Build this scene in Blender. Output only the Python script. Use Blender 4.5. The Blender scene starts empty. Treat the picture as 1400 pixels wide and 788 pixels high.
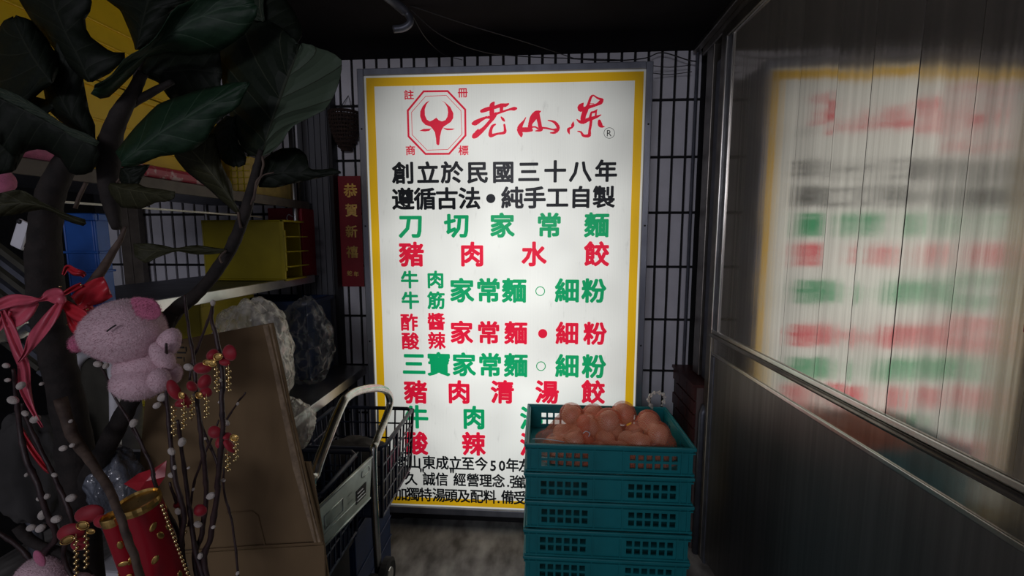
import bpy, math, random
from mathutils import Vector, Matrix, noise
random.seed(7)
SC = bpy.context.scene
COL = SC.collection
# ------------------------------------------------------------------ camera, world, light
FP, CX, CY, CZ = 600.0, 700.0, 394.0, 1.30          # focal length in pixels of the 1400x788 frame
YAW, PIT = math.radians(3.8), math.radians(-6.5)
cam = bpy.data.cameras.new('camera'); camo = bpy.data.objects.new('camera', cam); COL.objects.link(camo)
cam.sensor_width = 36; cam.lens = FP/1400*36; cam.clip_start = .02
camo.location = (0, 0, CZ); camo.rotation_euler = (math.pi/2+PIT, 0, YAW)
SC.camera = camo
SC.view_settings.view_transform = 'Standard'; SC.view_settings.look = 'None'
SC.view_settings.gamma = 1; SC.view_settings.use_curve_mapping = False
SC.view_settings.exposure = 0.0
w = bpy.data.worlds.new('dusk'); SC.world = w; w.use_nodes = True
bg = w.node_tree.nodes['Background']; bg.inputs[0].default_value = (.53, .52, .62, 1); bg.inputs[1].default_value = .30
def area(name, loc, rot, sx, sy, power, col):
    l = bpy.data.lights.new(name, 'AREA'); l.shape = 'RECTANGLE'; l.size = sx; l.size_y = sy
    l.energy = power; l.color = col
    o = bpy.data.objects.new(name, l); o.location = loc; o.rotation_euler = rot; COL.objects.link(o); return o
area('rear_fill_light', (-.7, -2.6, 2.0), (math.radians(80), 0, math.radians(-8)), 1.2, .5, 17, (.92, .90, 1.0))  # added soft fill from behind the camera, not a known lamp
# the arcade ceiling is open to the street behind the camera
Rv = Vector((math.cos(YAW), math.sin(YAW), 0))
Fv = Vector((-math.sin(YAW)*math.cos(PIT), math.cos(YAW)*math.cos(PIT), math.sin(PIT)))
Uv = Rv.cross(Fv)
def ray(px, py): return Rv*((px-CX)/FP) + Uv*((CY-py)/FP) + Fv
def at(px, py, Y):
    d = ray(px, py); d = d*(Y/d.y); return Vector((d.x, Y, CZ+d.z))
def atX(px, py, X):
    d = ray(px, py); d = d*(X/d.x); return Vector((X, d.y, CZ+d.z))
PX = 1/FP
# ------------------------------------------------------------------ materials
def nodes(m): return m.node_tree.nodes, m.node_tree.links
def mat(name, col, rough=.6, metal=0, var=.15, scale=30, bump=0, bscale=80, stretch=(1,1,1), spec=.5, col2=None, sheen=0, coat=0):
    m = bpy.data.materials.new(name); m.use_nodes = True; N, L = nodes(m); b = N['Principled BSDF']
    b.inputs['Roughness'].default_value = rough; b.inputs['Metallic'].default_value = metal
    b.inputs['Specular IOR Level'].default_value = spec
    if sheen: b.inputs['Sheen Weight'].default_value = sheen
    if coat: b.inputs['Coat Weight'].default_value = coat
    tc = N.new('ShaderNodeTexCoord'); mp = N.new('ShaderNodeMapping'); mp.inputs['Scale'].default_value = stretch
    L.new(tc.outputs['Object'], mp.inputs[0])
    n = N.new('ShaderNodeTexNoise'); n.inputs['Scale'].default_value = scale; n.inputs['Detail'].default_value = 5
    L.new(mp.outputs[0], n.inputs['Vector'])
    r = N.new('ShaderNodeValToRGB'); r.color_ramp.elements[0].position = .3; r.color_ramp.elements[1].position = .7
    c2 = col2 or tuple(c*(1-var) for c in col); c1 = col if col2 else tuple(min(1, c*(1+var)) for c in col)
    r.color_ramp.elements[0].color = (*c2, 1); r.color_ramp.elements[1].color = (*c1, 1)
    L.new(n.outputs['Fac'], r.inputs[0]); L.new(r.outputs[0], b.inputs['Base Color'])
    if bump:
        n2 = N.new('ShaderNodeTexNoise'); n2.inputs['Scale'].default_value = bscale; n2.inputs['Detail'].default_value = 4
        L.new(mp.outputs[0], n2.inputs['Vector'])
        bp = N.new('ShaderNodeBump'); bp.inputs['Strength'].default_value = bump; bp.inputs['Distance'].default_value = .003
        L.new(n2.outputs['Fac'], bp.inputs['Height']); L.new(bp.outputs[0], b.inputs['Normal'])
    return m
def backlit(name, col, s=1.0, dirt=0):
    """coloured film on the lit acrylic: it gives off its own light, uneven as the tubes behind it"""
    m = bpy.data.materials.new(name); m.use_nodes = True; N, L = nodes(m); b = N['Principled BSDF']
    b.inputs['Base Color'].default_value = (*[c*.35 for c in col], 1); b.inputs['Roughness'].default_value = .35
    g = N.new('ShaderNodeNewGeometry'); sp = N.new('ShaderNodeSeparateXYZ'); L.new(g.outputs['Position'], sp.inputs[0])
    def M(op, a, bb=None, c=None):
        n = N.new('ShaderNodeMath'); n.operation = op
        for i, v in enumerate((a, bb, c)):
            if v is None: continue
            if isinstance(v, (int, float)): n.inputs[i].default_value = v
            else: L.new(v, n.inputs[i])
        return n.outputs[0]
    dx = M('MULTIPLY', M('SUBTRACT', sp.outputs[0], -.16), 1.5)
    dz = M('MULTIPLY', M('SUBTRACT', sp.outputs[2], 1.0), .95)
    r2 = M('ADD', M('MULTIPLY', dx, dx), M('MULTIPLY', dz, dz))
    base = M('SUBTRACT', 1.0, M('MULTIPLY', r2, .60))
    no = N.new('ShaderNodeTexNoise'); no.inputs['Scale'].default_value = 4.2; no.inputs['Detail'].default_value = 1
    L.new(g.outputs['Position'], no.inputs['Vector'])
    f = M('MULTIPLY', base, M('ADD', .78, M('MULTIPLY', no.outputs['Fac'], .44)))
    # fine vertical flutes of the acrylic
    wv = M('SINE', M('MULTIPLY', sp.outputs[0], 900.0)); f = M('MULTIPLY', f, M('ADD', 1.0, M('MULTIPLY', wv, .025)))
    if dirt:
        mp = N.new('ShaderNodeMapping'); mp.inputs['Scale'].default_value = (22, 22, 5); L.new(g.outputs['Position'], mp.inputs[0])
        d = N.new('ShaderNodeTexNoise'); d.inputs['Scale'].default_value = 1.6; d.inputs['Detail'].default_value = 6; d.inputs['Roughness'].default_value = .7
        L.new(mp.outputs[0], d.inputs['Vector'])
        f = M('MULTIPLY', f, M('SUBTRACT', 1.0, M('MULTIPLY', M('MAXIMUM', M('SUBTRACT', d.outputs['Fac'], .6), 0.0), 1.6)))
    f = M('MAXIMUM', f, .12)
    b.inputs['Emission Color'].default_value = (*col, 1)
    L.new(M('MULTIPLY', f, s), b.inputs['Emission Strength'])
    return m
def plastic_film(name, col, a=.5, rough=.15):
    m = bpy.data.materials.new(name); m.use_nodes = True; N, L = nodes(m); b = N['Principled BSDF']
    b.inputs['Base Color'].default_value = (*col, 1); b.inputs['Roughness'].default_value = rough
    b.inputs['Specular IOR Level'].default_value = 1.0
    t = N.new('ShaderNodeBsdfTransparent'); mx = N.new('ShaderNodeMixShader')
    tc = N.new('ShaderNodeTexCoord'); wr = N.new('ShaderNodeTexNoise'); wr.inputs['Scale'].default_value = 14; wr.inputs['Detail'].default_value = 3
    L.new(tc.outputs['Object'], wr.inputs['Vector'])
    wa = N.new('ShaderNodeVectorMath'); wa.operation = 'MULTIPLY_ADD'; wa.inputs[1].default_value = (.12, .12, .12)
    L.new(wr.outputs['Color'], wa.inputs[0]); L.new(tc.outputs['Object'], wa.inputs[2])
    v = N.new('ShaderNodeTexVoronoi'); v.feature = 'DISTANCE_TO_EDGE'; v.inputs['Scale'].default_value = 26; L.new(wa.outputs[0], v.inputs['Vector'])
    mpf = N.new('ShaderNodeMapping'); mpf.inputs['Scale'].default_value = (1, 1, .3); mpf.inputs['Rotation'].default_value = (.2, .5, 0); L.new(wa.outputs[0], mpf.inputs[0])
    v2 = N.new('ShaderNodeTexVoronoi'); v2.feature = 'DISTANCE_TO_EDGE'; v2.inputs['Scale'].default_value = 20; L.new(mpf.outputs[0], v2.inputs['Vector'])
    L.new(mpf.outputs[0], v.inputs['Vector'])
    n2 = N.new('ShaderNodeBump'); n2.inputs['Strength'].default_value = 1.0; n2.inputs['Distance'].default_value = .012
    L.new(v2.outputs['Distance'], n2.inputs['Height']); L.new(n2.outputs[0], b.inputs['Normal'])
    mr = N.new('ShaderNodeMapRange'); mr.inputs[1].default_value = .0; mr.inputs[2].default_value = .16
    mr.inputs[3].default_value = min(1, a+.35); mr.inputs[4].default_value = max(.05, a-.12); L.new(v.outputs['Distance'], mr.inputs[0])
    L.new(mr.outputs[0], mx.inputs[0]); L.new(t.outputs[0], mx.inputs[1]); L.new(b.outputs[0], mx.inputs[2])
    L.new(mx.outputs[0], N['Material Output'].inputs[0]); return m
def brushed(name, col, rough, blur, streak, col2=None, metal=1.0):
    """sheet steel drawn vertically: the grain tips the normal sideways only, so reflections smear sideways"""
    m = bpy.data.materials.new(name); m.use_nodes = True; N, L = nodes(m); b = N['Principled BSDF']
    b.inputs['Metallic'].default_value = metal
    g = N.new('ShaderNodeNewGeometry')
    wn = N.new('ShaderNodeTexWhiteNoise'); wn.noise_dimensions = '3D'
    m0 = N.new('ShaderNodeVectorMath'); m0.operation = 'SCALE'; m0.inputs['Scale'].default_value = 9000
    L.new(g.outputs['Position'], m0.inputs[0]); L.new(m0.outputs[0], wn.inputs['Vector'])
    mp = N.new('ShaderNodeMapping'); mp.inputs['Scale'].default_value = (60, 60, .5); L.new(g.outputs['Position'], mp.inputs[0])
    n = N.new('ShaderNodeTexNoise'); n.inputs['Scale'].default_value = 1; n.inputs['Detail'].default_value = 6; n.inputs['Roughness'].default_value = .65
    L.new(mp.outputs[0], n.inputs['Vector'])
    def M(op, a, bb):
        q = N.new('ShaderNodeMath'); q.operation = op
        for i, v in enumerate((a, bb)):
            if isinstance(v, (int, float)): q.inputs[i].default_value = v
            else: L.new(v, q.inputs[i])
        return q.outputs[0]
    k = M('ADD', M('MULTIPLY', M('SUBTRACT', wn.outputs['Value'], .5), blur), M('MULTIPLY', M('SUBTRACT', n.outputs['Fac'], .5), streak))
    cb = N.new('ShaderNodeCombineXYZ'); L.new(k, cb.inputs[1])
    ad = N.new('ShaderNodeVectorMath'); ad.operation = 'ADD'; L.new(g.outputs['Normal'], ad.inputs[0]); L.new(cb.outputs[0], ad.inputs[1])
    nm = N.new('ShaderNodeVectorMath'); nm.operation = 'NORMALIZE'; L.new(ad.outputs[0], nm.inputs[0])
    L.new(nm.outputs[0], b.inputs['Normal'])
    r = N.new('ShaderNodeValToRGB'); r.color_ramp.elements[0].position = .35; r.color_ramp.elements[1].position = .65
    r.color_ramp.elements[0].color = (*(col2 or tuple(c*.72 for c in col)), 1); r.color_ramp.elements[1].color = (*col, 1)
    L.new(n.outputs['Fac'], r.inputs[0]); L.new(r.outputs[0], b.inputs['Base Color'])
    gr = N.new('ShaderNodeTexNoise'); gr.inputs['Scale'].default_value = 7; gr.inputs['Detail'].default_value = 6
    L.new(g.outputs['Position'], gr.inputs['Vector'])
    L.new(M('ADD', rough-.08, M('MULTIPLY', gr.outputs['Fac'], .16)), b.inputs['Roughness'])
    return m
def leaf_mat(name, dark, light, vein, rough=.42, under=None):  # under: paler colour that paints one half as lit
    m = bpy.data.materials.new(name); m.use_nodes = True; N, L = nodes(m); b = N['Principled BSDF']
    uv = N.new('ShaderNodeUVMap'); sp = N.new('ShaderNodeSeparateXYZ'); L.new(uv.outputs[0], sp.inputs[0])
    def M(op, a, bb=0.0):
        q = N.new('ShaderNodeMath'); q.operation = op
        for i, v in enumerate((a, bb)):
            if isinstance(v, (int, float)): q.inputs[i].default_value = v
            else: L.new(v, q.inputs[i])
        return q.outputs[0]
    au = M('ABSOLUTE', M('SUBTRACT', M('MULTIPLY', sp.outputs[0], 2.0), 1.0))
    ph = M('FRACT', M('MULTIPLY', M('SUBTRACT', sp.outputs[1], M('MULTIPLY', M('POWER', au, .8), .22)), 5.0))
    side = M('ABSOLUTE', M('SUBTRACT', ph, .5))                       # 0 on the side veins
    vs = M('LESS_THAN', side, .022); vm = M('LESS_THAN', au, .028)
    v = M('MAXIMUM', vs, vm)
    no = N.new('ShaderNodeTexNoise'); no.inputs['Scale'].default_value = 25; no.inputs['Detail'].default_value = 5
    r = N.new('ShaderNodeValToRGB'); r.color_ramp.elements[0].position = .3; r.color_ramp.elements[1].position = .75
    r.color_ramp.elements[0].color = (*dark, 1); r.color_ramp.elements[1].color = (*light, 1); L.new(no.outputs['Fac'], r.inputs[0])
    mx = N.new('ShaderNodeMix'); mx.data_type = 'RGBA'; L.new(v, mx.inputs['Factor']); L.new(r.outputs[0], mx.inputs['A']); mx.inputs['B'].default_value = (*vein, 1)
    if under:                                    # light painted in: the half past the midrib gets a paler colour
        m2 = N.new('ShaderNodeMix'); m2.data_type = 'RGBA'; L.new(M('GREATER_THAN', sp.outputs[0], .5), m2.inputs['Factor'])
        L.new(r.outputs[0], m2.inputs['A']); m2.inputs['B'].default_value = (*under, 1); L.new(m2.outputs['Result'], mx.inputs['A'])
    L.new(mx.outputs['Result'], b.inputs['Base Color']); b.inputs['Roughness'].default_value = rough
    bp = N.new('ShaderNodeBump'); bp.inputs['Strength'].default_value = .35; bp.inputs['Distance'].default_value = .003
    b.inputs['Specular IOR Level'].default_value = .3
    h = M('MINIMUM', M('MULTIPLY', side, 3.0), M('MULTIPLY', au, 6.0)); h = M('MINIMUM', h, 1.0)
    L.new(h, bp.inputs['Height']); L.new(bp.outputs[0], b.inputs['Normal'])
    tl = N.new('ShaderNodeBsdfTranslucent'); L.new(mx.outputs['Result'], tl.inputs['Color']); ms = N.new('ShaderNodeMixShader'); ms.inputs[0].default_value = .3
    L.new(b.outputs[0], ms.inputs[1]); L.new(tl.outputs[0], ms.inputs[2]); L.new(ms.outputs[0], N['Material Output'].inputs[0])
    return m
MT = {}
MT['tile'] = mat('glazed_tile', (.80, .80, .86), .35, var=.12, scale=6, bump=.15, bscale=40)
MT['grout'] = mat('black_grout', (.012, .012, .014), .9, var=.3)
MT['black'] = mat('black_paint', (.010, .010, .012), .6, var=.3)
MT['ceil'] = mat('dark_soffit', (.010, .009, .011), .9, var=.3, scale=4, spec=.2)
MT['floor'] = mat('worn_terrazzo', (.50, .48, .45), .45, scale=9, bump=.2, bscale=25, col2=(.10, .09, .085), stretch=(1.6, .8, 1))
MT['darkmetal'] = mat('dark_metal', (.13, .14, .17), .45, metal=.6, var=.25, scale=20)
MT['frame'] = mat('sign_frame_metal', (.26, .28, .33), .4, metal=.7, var=.25, scale=14, stretch=(1, 1, .3))
MT['alu'] = mat('aluminium', (.62, .61, .58), .28, metal=1, var=.15, scale=15)
MT['alu_dark'] = mat('weathered_aluminium', (.30, .28, .25), .38, metal=1, var=.25, scale=18)
MT['steel'] = mat('stainless_steel', (.55, .55, .54), .32, metal=1, var=.2, scale=12)
MT['chrome'] = mat('steel_tube', (.55, .56, .52), .25, metal=1, var=.2, scale=25)
MT['galv'] = mat('pressed_steel_plate', (.42, .48, .45), .45, metal=.85, var=.2, scale=18)
MT['corr'] = mat('grey_cladding', (.11, .115, .13), .55, var=.2, scale=10, stretch=(1, 1, .2))
MT['brick'] = mat('red_brown_tile', (.085, .022, .018), .5, var=.3, scale=30)
MT['joint'] = mat('pale_joint', (.16, .12, .11), .8)
MT['teal'] = mat('teal_plastic', (.008, .23, .26), .38, var=.12, scale=14)
MT['navy'] = mat('navy_plastic', (.012, .022, .055), .4, var=.2, scale=20)
MT['dkblue'] = mat('dark_blue_plastic', (.008, .03, .10), .45, var=.2)
MT['blue'] = mat('blue_plastic', (.02, .12, .48), .4, var=.1)
MT['yellow'] = mat('yellow_plastic', (.90, .60, .012), .42, var=.1, scale=9)
MT['mustard'] = mat('mustard_plastic', (.42, .34, .012), .42, var=.12, scale=9)
MT['straw'] = mat('straw_yellow', (.50, .36, .10), .7, var=.2, scale=30)
MT['onion'] = mat('onion_skin', (1.0, .76, .55), .35, scale=9, stretch=(1, 1, 1), col2=(.85, .52, .34), bump=.1)
MT['card'] = mat('brown_cardboard', (.19, .125, .060), .85, var=.12, scale=8, bump=.12, bscale=60, stretch=(1, 1, .3))
MT['cardedge'] = mat('cardboard_edge', (.30, .22, .14), .9, var=.35, scale=60)
MT['ink'] = mat('dark_ink', (.02, .018, .016), .8)
MT['red'] = mat('red_paper', (.30, .004, .016), .5, var=.15, scale=12)
MT['gold'] = mat('gold_foil', (.75, .50, .16), .28, metal=1, var=.25, scale=50)
MT['bead'] = mat('gold_bead', (.85, .66, .32), .12, metal=1, var=.1)
MT['wicker'] = mat('brown_wicker', (.035, .018, .013), .8, var=.4, scale=60)
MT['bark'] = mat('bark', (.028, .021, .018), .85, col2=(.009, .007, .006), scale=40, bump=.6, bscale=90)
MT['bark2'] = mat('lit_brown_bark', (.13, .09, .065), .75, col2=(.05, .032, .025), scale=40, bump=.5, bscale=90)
MT['twig'] = mat('willow_bark', (.05, .026, .024), .5, col2=(.018, .008, .010), scale=60, bump=.4)
MT['catkin'] = mat('silky_catkin', (.50, .45, .40), .9, var=.2, scale=120, bump=.6, bscale=500, sheen=.5)
MT['petal'] = mat('red_velvet_petal', (.30, .004, .016), .6, var=.2, scale=60, sheen=.2)
MT['satin'] = mat('red_satin', (.55, .03, .045), .32, var=.15, scale=30)
MT['pink'] = mat('rose_ribbon', (.62, .10, .15), .35, var=.15, scale=30)
MT['plush'] = mat('pink_plush', (.72, .50, .55), .95, var=.08, scale=60, bump=.5, bscale=400, sheen=.3)
MT['plushpink'] = mat('rose_plush', (.60, .16, .28), .95, var=.2, scale=60, bump=.5, bscale=400, sheen=.4)
MT['pack'] = mat('red_patterned_pack', (.60, .40, .40), .3, col2=(.42, .03, .06), scale=45)
for _k, _e in enumerate(MT['pack'].node_tree.nodes['Color Ramp'].color_ramp.elements): _e.position = (.54, .64)[_k]
MT['drum'] = mat('red_gold_drum', (.34, .003, .015), .38, col2=(.30, .004, .015), scale=30)
MT['white'] = mat('white_plastic', (.80, .80, .84), .4, var=.06)
MT['grey'] = mat('grey_cloth', (.05, .048, .046), .9, var=.3, scale=8)
MT['board'] = mat('brown_grey_board', (.13, .11, .09), .6, var=.2)
MT['olive'] = mat('olive_board', (.05, .048, .035), .7, var=.2)
MT['cable'] = mat('black_cable', (.02, .02, .022), .4)
MT['rubber'] = mat('black_rubber', (.02, .02, .02), .7)
MT['clay'] = mat('clay_pot', (.16, .07, .045), .8)
MT['film'] = plastic_film('clear_bag_film', (.95, .93, .85), .42)
MT['film2'] = plastic_film('smoky_bag_film', (.22, .23, .24), .22)
MT['film3'] = plastic_film('blue_grey_bag_film', (.16, .18, .22), .65)
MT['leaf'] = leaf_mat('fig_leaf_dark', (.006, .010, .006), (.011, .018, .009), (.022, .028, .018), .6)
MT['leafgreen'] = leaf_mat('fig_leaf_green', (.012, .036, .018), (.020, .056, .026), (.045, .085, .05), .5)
MT['leaflit'] = leaf_mat('fig_leaf_lit', (.026, .042, .026), (.042, .062, .038), (.11, .12, .08), .6)  # lit copy of the leaf colour
MT['leafhalflit'] = leaf_mat('fig_leaf_half_lit', (.012, .020, .012), (.020, .030, .018), (.045, .055, .035), .6, under=(.085, .12, .08))  # light on one half is put into the leaf colour
MT['leafhalflit'].node_tree.nodes['Bump'].inputs['Strength'].default_value = 1.0; MT['leafhalflit'].node_tree.nodes['Bump'].inputs['Distance'].default_value = .006
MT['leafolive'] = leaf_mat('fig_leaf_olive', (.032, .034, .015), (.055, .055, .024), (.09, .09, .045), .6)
MT['panelup'] = brushed('brushed_steel_sheet', (.70, .66, .60), .10, .028, .07, metal=.84)
MT['panelstrip'] = brushed('brushed_steel_strip', (.60, .57, .51), .14, .04, .04, metal=.9)
MT['panellow'] = brushed('dull_steel_sheet', (.20, .195, .19), .42, .06, .05, metal=.75)
# ------------------------------------------------------------------ mesh helpers
class MB:
    def __init__(s): s.v = []; s.f = []; s.uv = None
    def add(s, vs, fs):
        o = len(s.v); s.v += [tuple(x) for x in vs]; s.f += [tuple(i+o for i in f) for f in fs]; return s
    def box(s, a, b, M=None):
        x0, y0, z0 = a; x1, y1, z1 = b
        vs = [Vector(p) for p in ((x0,y0,z0),(x1,y0,z0),(x1,y1,z0),(x0,y1,z0),(x0,y0,z1),(x1,y0,z1),(x1,y1,z1),(x0,y1,z1))]
        if M: vs = [M @ v for v in vs]
        return s.add(vs, [(0,3,2,1),(4,5,6,7),(0,1,5,4),(1,2,6,5),(2,3,7,6),(3,0,4,7)])
    def hexa(s, vs): return s.add(vs, [(0,3,2,1),(4,5,6,7),(0,1,5,4),(1,2,6,5),(2,3,7,6),(3,0,4,7)])
    def tube(s, pts, r, n=8, cap=True):
        pts = [Vector(p) for p in pts]; rs = r if isinstance(r, (list, tuple)) else [r]*len(pts)
        o = len(s.v); up = None
        for i, p in enumerate(pts):
            t = (pts[min(i+1, len(pts)-1)]-pts[max(i-1, 0)]).normalized()
            if up is None: up = t.cross(Vector((.31, .2, .93))).normalized()
            a = (up - t*up.dot(t)).normalized(); up = a; b = t.cross(a)
            for k in range(n):
                th = 2*math.pi*k/n; s.v.append(tuple(p+(a*math.cos(th)+b*math.sin(th))*rs[i]))
        for i in range(len(pts)-1):
            for k in range(n):
                k2 = (k+1) % n; s.f.append((o+i*n+k, o+i*n+k2, o+(i+1)*n+k2, o+(i+1)*n+k))
        if cap:
            s.f.append(tuple(o+k for k in range(n))[::-1]); s.f.append(tuple(o+(len(pts)-1)*n+k for k in range(n)))
        return s
    def ball(s, c, r, seg=12, rings=8, M=None, fn=None):
        c = Vector(c); r = (r, r, r) if isinstance(r, (int, float)) else r; o = len(s.v); vs = []
        for i in range(rings+1):
            ph = math.pi*i/rings
            for k in range(seg):
                th = 2*math.pi*k/seg
                d = Vector((math.sin(ph)*math.cos(th), math.sin(ph)*math.sin(th), math.cos(ph)))
                q = Vector((d.x*r[0], d.y*r[1], d.z*r[2]))
                if fn: q = fn(d, q)
                if M: q = M @ q
                vs.append(c+q)
        fs = []
        for i in range(rings):
            for k in range(seg):
                k2 = (k+1) % seg; a = (i*seg+k, (i+1)*seg+k, (i+1)*seg+k2, i*seg+k2)
                if i == 0: a = (i*seg, a[1], a[2])
                elif i == rings-1: a = (a[0], (i+1)*seg, a[3])
                fs.append(a)
        return s.add(vs, fs)
    def lathe(s, prof, n=24, M=None):
        vs = [];
        for r, z in prof:
            for k in range(n):
                th = 2*math.pi*k/n; v = Vector((r*math.cos(th), r*math.sin(th), z)); vs.append(M @ v if M else v)
        fs = [(i*n+k, i*n+(k+1) % n, (i+1)*n+(k+1) % n, (i+1)*n+k) for i in range(len(prof)-1) for k in range(n)]
        return s.add(vs, fs)
    def surf(s, g):
        nu, nv = len(g), len(g[0])
        return s.add([p for row in g for p in row], [(i*nv+j, i*nv+j+1, (i+1)*nv+j+1, (i+1)*nv+j) for i in range(nu-1) for j in range(nv-1)])
def wloc(o):
    v = Vector((0, 0, 0))
    while o: v = v+o.location; o = o.parent
    return v
def props(o, label=None, cat=None, group=None, kind=None):
    if label: o['label'] = label
    if cat: o['category'] = cat
    if group: o['group'] = group
    if kind: o['kind'] = kind
    return o
def mk(name, mb, material, parent=None, label=None, cat=None, group=None, kind=None, smooth=False, bevel=0, solid=0, origin=None):
    vs = [Vector(v) for v in mb.v]
    if parent is not None: org = wloc(parent)
    elif origin is not None: org = Vector(origin)
    else:
        org = Vector(((min(v.x for v in vs)+max(v.x for v in vs))/2, (min(v.y for v in vs)+max(v.y for v in vs))/2, min(v.z for v in vs)))
    me = bpy.data.meshes.new(name); me.from_pydata([v-org for v in vs], [], mb.f); me.update()
    if mb.uv:
        ul = me.uv_layers.new(name='UVMap')
        for li, lo in enumerate(me.loops): ul.data[li].uv = mb.uv[lo.vertex_index]
    me.materials.append(MT[material] if isinstance(material, str) else material)
    if smooth: me.polygons.foreach_set('use_smooth', [True]*len(me.polygons))
    o = bpy.data.objects.new(name, me); COL.objects.link(o)
    if parent is not None: o.parent = parent
    else: o.location = org
    if solid:
        m = o.modifiers.new('solid', 'SOLIDIFY'); m.thickness = solid; m.offset = 0
    if bevel:
        m = o.modifiers.new('bevel', 'BEVEL'); m.width = bevel; m.segments = 2; m.limit_method = 'ANGLE'
    return props(o, label, cat, group, kind)
def empty(name, loc, label, cat, group=None, kind=None):
    o = bpy.data.objects.new(name, None); o.empty_display_size = .05; o.location = loc; COL.objects.link(o)
    return props(o, label, cat, group, kind)
def kids(o): return [c for c in list(COL.objects) if c.parent == o]
def copy_tree(o, parent=None, d=(0, 0, 0)):
    c = o.copy(); COL.objects.link(c); c.parent = parent
    if parent is None: c.location = o.location+Vector(d)
    for k in kids(o): copy_tree(k, c)
    return c
def interp(pts, t):
    """point at fraction t of the length of a polyline (2-tuples or 3-tuples)"""
    P = [Vector(p) for p in pts]; L = [0]
    for a, b in zip(P, P[1:]): L.append(L[-1]+(b-a).length)
    s = t*L[-1]
    for i in range(len(P)-1):
        if s <= L[i+1]+1e-9:
            q = (s-L[i])/max(1e-9, L[i+1]-L[i]); return P[i].lerp(P[i+1], q)
    return P[-1]
def smoothpts(pts, n):
    """Catmull-Rom through the points, n steps for each span"""
    P = [Vector(p) for p in pts]; P = [P[0]*2-P[1]]+P+[P[-1]*2-P[-2]]; out = []
    for i in range(1, len(P)-2):
        for k in range(n):
            t = k/n; a, b, c, d = P[i-1], P[i], P[i+1], P[i+2]
            out.append(.5*((2*b)+(c-a)*t+(2*a-5*b+4*c-d)*t*t+(3*b-a-3*c+d)*t**3))
    return out+[P[-2]]
# ------------------------------------------------------------------ the setting
WY = 2.055
back = mk('wall_back', MB().box((-2.20, WY, 0), (.80, WY+.1, 2.22)), 'grout', kind='structure')
tile_me = None
cols = [.519-.0578*k for k in range(-3, 48)]
rows = [1.902+.245-.2445*k for k in range(0, 10)]
for xi in cols:
    x0, x1 = xi-.0578+.006, xi-.006
    if x1 > .71 or x0 < -2.16: continue
    for k, zt in enumerate(rows):
        z1 = min(zt-.006, 2.105); z0 = max(zt-.2445+.006, .02)
        if z1-z0 < .03: continue
        if x1 > -.72 and x0 < .39 and z0 < 1.85: continue                    # nothing to see behind the sign
        if x0 < -1.0 and z1 < 1.05: continue
        dy = random.uniform(0, .002)
        mk('tile', MB().box((x0, WY-.007-dy, z0), (x1, WY, z1)), 'tile', back)
mk('floor', MB().box((-2.20, -1.2, -.05), (.80, WY, 0)), 'floor', kind='structure')
mk('wall_left', MB().box((-2.30, -.2, 0), (-2.20, WY+.1, 2.22)), 'grout', kind='structure')
side = mk('wall_right', MB().box((.72, -.3, 0), (.80, WY, 2.22)), 'black', kind='structure')
mk('ceiling', MB().box((-2.20, -.1, 2.105), (.72, WY, 2.2)), 'ceil', kind='structure')
# red-brown tiled pier between the back wall and the steel door
pier = mk('wall_pier', MB().box((.632, 1.76, 0), (.72, WY-.008, .70)), 'joint', kind='structure')
for k in range(12):
    z0 = .70-.058*(k+1)
    for j in range(3):
        y0 = 1.76+.098*j-(.049 if k % 2 else 0); y1 = y0+.092
        y0 = max(y0, 1.762); y1 = min(y1, WY-.01)
        if y1-y0 < .01: continue
        mk('brick', MB().box((.622, y0, z0+.005), (.633, y1, z0+.055)), 'brick', pier)
mk('trim_1', MB().box((.615, 1.752, .70), (.72, WY-.008, .712)), 'brick', kind='structure')
# grey ribbed column left of the wall tiles
cm = MB(); xa, xb = at(412, 300, 1.98).x, at(452, 300, 1.98).x
cm.box((xa, 1.985, 0), (xb, 2.046, 2.105))
n = 5
for k in range(n):
    a = xa+(xb-xa)*k/n; cm.box((a+.002, 1.978, .0), (a+(xb-xa)/n-.003, 1.986, 2.104))
mk('trim_2', cm, 'corr', kind='structure', bevel=.001)
mk('trim_3', MB().box((xb+.001, 1.99, 0), (xb+.016, 2.046, 2.105)), 'black', kind='structure')
pl_a, pl_b = at(165, 330, 2.0).x, at(198, 330, 2.0).x
pk = empty('leaning_boards', ((pl_a+pl_b)/2, 2.01, 0), 'pair of narrow brown boards standing against the tiles behind the shelf rack', 'board')
for k in range(2): mk('plank', MB().box((pl_a+k*.052, 2.0, 0), (pl_a+k*.052+.049, 2.03, 1.75)), 'board', pk, bevel=.002)
# dark strips and conduit in the gap right of the wall tiles
mk('trim_4', MB().box((.668, 1.86, .72), (.719, 1.93, 2.1)), 'alu_dark', kind='structure', bevel=.003)
mk('trim_5', MB().box((.676, 1.80, .72), (.719, 1.845, 1.98)), 'darkmetal', kind='structure', bevel=.003)
cd = MB().tube([(.66, 2.02, .72), (.66, 2.02, 2.1)], .007)
mk('conduit', cd, 'darkmetal', label='thin grey conduit running up the wall corner beside the door frame', cat='pipe')
# door head beams running along the door line under the ceiling
mk('trim_6', MB().box((.665, -.2, 2.055), (.715, 1.98, 2.105)), 'alu_dark', kind='structure', bevel=.004)
mk('trim_7', MB().box((.640, -.2, 2.085), (.665, 2.02, 2.105)), 'alu_dark', kind='structure', bevel=.003)
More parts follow.
